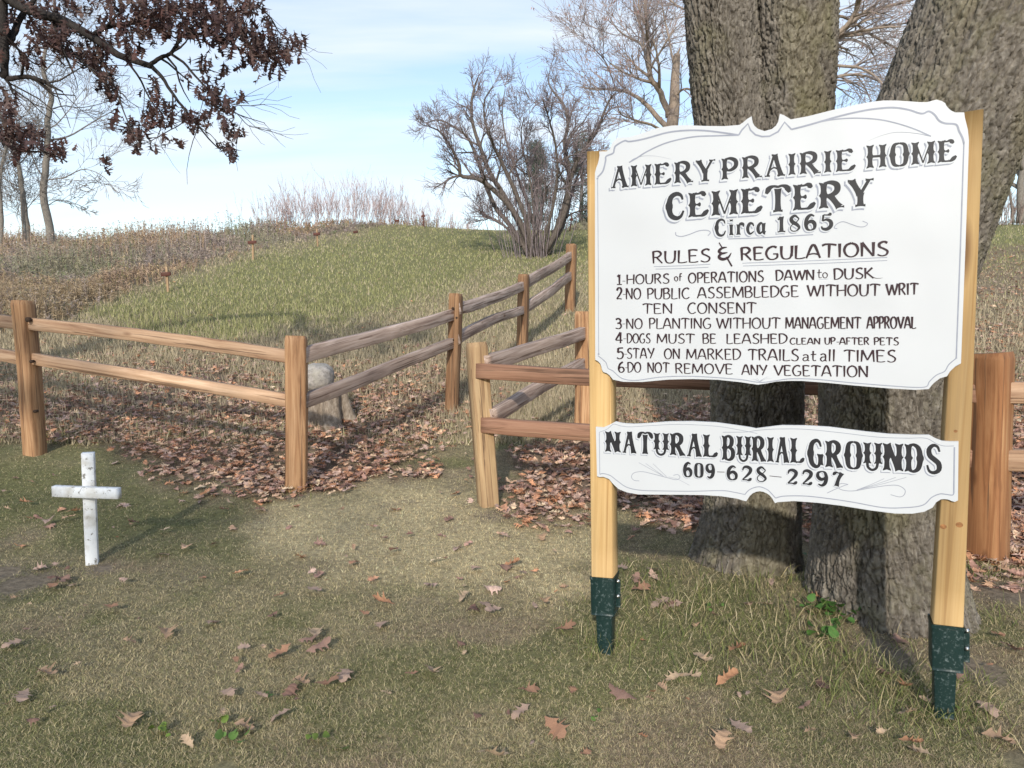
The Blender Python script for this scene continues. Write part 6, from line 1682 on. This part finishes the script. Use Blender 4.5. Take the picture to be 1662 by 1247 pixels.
# single oak leaves lying on the mown grass
LM = [mesh_np('fallen_leaf', V - [.5, 0, 0], [F], M_LEAF, None, np.tile(c, (len(V), 1)), matrix=Matrix.Identity(4)).data for (V, F), c in [(LEAVES[k % len(LEAVES)], LEAFCOL[k % len(LEAFCOL)]) for k in range(24)]]
for o in [o for o in bpy.data.objects if o.name.startswith('fallen_leaf')]: bpy.data.objects.remove(o)
NAMES = ['rust brown fallen oak leaf lying on the mown grass', 'tan fallen oak leaf lying on the mown grass', 'dull purple-brown fallen oak leaf lying on the mown grass', 'pale buff fallen oak leaf lying on the mown grass', 'greyish pink fallen oak leaf lying on the mown grass', 'very dark brown fallen oak leaf lying on the mown grass', 'orange-brown fallen oak leaf lying on the mown grass', 'mauve grey fallen oak leaf lying on the mown grass']
r6 = np.random.default_rng(550)
BIG = [(500, 1050), (518, 1062), (512, 1040), (455, 1072), (560, 1105), (530, 1122), (785, 988), (800, 1000), (770, 995), (858, 1135), (845, 1165), (700, 1100), (622, 985), (455, 1172), (368, 1135), (75, 1102), (95, 945), (85, 960), (40, 1142), (270, 1038), (1060, 932), (1072, 985), (1092, 990), (1040, 965), (1215, 990), (1195, 1065), (1095, 1112), (1120, 1110), (1335, 1120), (1436, 1100), (1470, 1170), (1465, 1050), (1265, 1140), (918, 1028), (885, 985), (800, 1240), (900, 1196), (1290, 912), (1270, 905), (1600, 1160), (1550, 1110), (1640, 1060), (1010, 930), (830, 925), (845, 935), (820, 930), (345, 1018), (105, 950), (640, 900), (1140, 1080), (1010, 1140), (1620, 1210), (215, 1180), (470, 1135), (1180, 1115), (1620, 1040)]
spots = [(x, y, r6.uniform(.075, .115)) for x, y in BIG]
while len(spots) < 165:
    x, y = r6.uniform(-20, 1690), 790 + 450 * r6.random() ** 1.0
    if y < 840 and r6.random() < .4: continue
    spots.append((x, y, r6.uniform(.025, .06) if r6.random() < .8 else r6.uniform(.07, .10)))
for k, (x, y, s) in enumerate(spots):
    p = gpt(x, y)
    j = int(r6.integers(0, 24))
    o = bpy.data.objects.new('fallen_leaf', LM[j])
    scene.collection.objects.link(o)
    o.location = (p[0], p[1], gz(p[0], p[1]) + .026 + .010 * r6.random())
    o.rotation_euler = (r6.normal(0, .2), r6.normal(0, .2), r6.uniform(0, 6.28)); o.scale = (s, s, s)
    tag(o, NAMES[j % 8], 'leaf', 'single oak leaves on the mown grass')

# small green plants
M_GREENLEAF = mat_attr('broad_green_leaf', rough=.5, translucent=.25, noise=.15)
def leafy(px, py, n, spread, size, name, label, seed, col=(.07, .15, .035), rise=.05, cat='plant', group=None):
    r = np.random.default_rng(seed); c = gpt(px, py)
    root = empty(name, c, label, cat, group)
    g = Geo(); st = Geo()
    for k in range(n):
        o = r.normal(0, 1, 2) * spread; b = c + [o[0], o[1] * .7, 0]; b[2] = gz(b[0], b[1]) + .01 + rise * r.random()
        s = size * r.uniform(.6, 1.2); a = r.uniform(0, 6.28); ti = r.normal(0, .4); tj = r.normal(-.25, .35)
        m = 12; th = np.linspace(0, 2 * math.pi, m, endpoint=False)
        V = np.stack([np.cos(th) * .5 + .5, np.sin(th) * .40 * (1 - .25 * np.cos(th)), .10 * np.cos(2 * th)], 1); V = np.concatenate([V, [[.5, 0, -.06]]]) * s
        Rm = np.array(Matrix.Rotation(a, 3, 'Z') @ Matrix.Rotation(tj, 3, 'Y') @ Matrix.Rotation(ti, 3, 'X'))
        g.add(V @ Rm.T + b, [np.stack([np.arange(m), (np.arange(m) + 1) % m, np.full(m, m)], 1)], np.array(col) * r.uniform(.65, 1.5))
        st.tube(np.array([c + [o[0] * .4, o[1] * .3, -.01], b]), [.0015, .001], 3, (.14, .11, .05), cap=False)
    g.build('leaves', M_GREENLEAF, root); st.build('stems', M_TWIG, root)
leafy(1352, 1000, 46, .085, .042, 'ground_ivy', 'clump of small dark green leaves at the foot of the right oak stem', 601)
leafy(1276, 915, 26, .05, .045, 'ground_ivy', 'green leafy sprig in the fork between the two oak stems', 602, rise=.14)
leafy(1345, 1045, 9, .05, .055, 'ground_ivy', 'few broad green leaves in the long grass before the oak', 603)
for k, (x, y, n_, lb) in enumerate([(1158, 990, 3, 'single bright green broad leaf in the grass left of the oak'), (345, 1185, 4, 'yellow-green weed in the lawn below the white cross'), (440, 1138, 3, 'bright yellow-green leaf patch in the middle of the lawn'), (262, 1195, 8, 'low green weed near the bottom left of the lawn'), (372, 1210, 6, 'low green weed at the bottom edge, left of centre'), (520, 1215, 4, 'small yellowish weed at the bottom edge'), (965, 1168, 3, 'tiny green weed in the lawn before the left sign post'), (1550, 1160, 3, 'small green weed at the foot of the right sign post')]):
    leafy(x, y, n_, .022, .03, 'lawn_weed', lb, 610 + k, col=(.13, .19, .04) if k % 2 else (.10, .18, .045), rise=.03, group='small green weeds in the lawn')
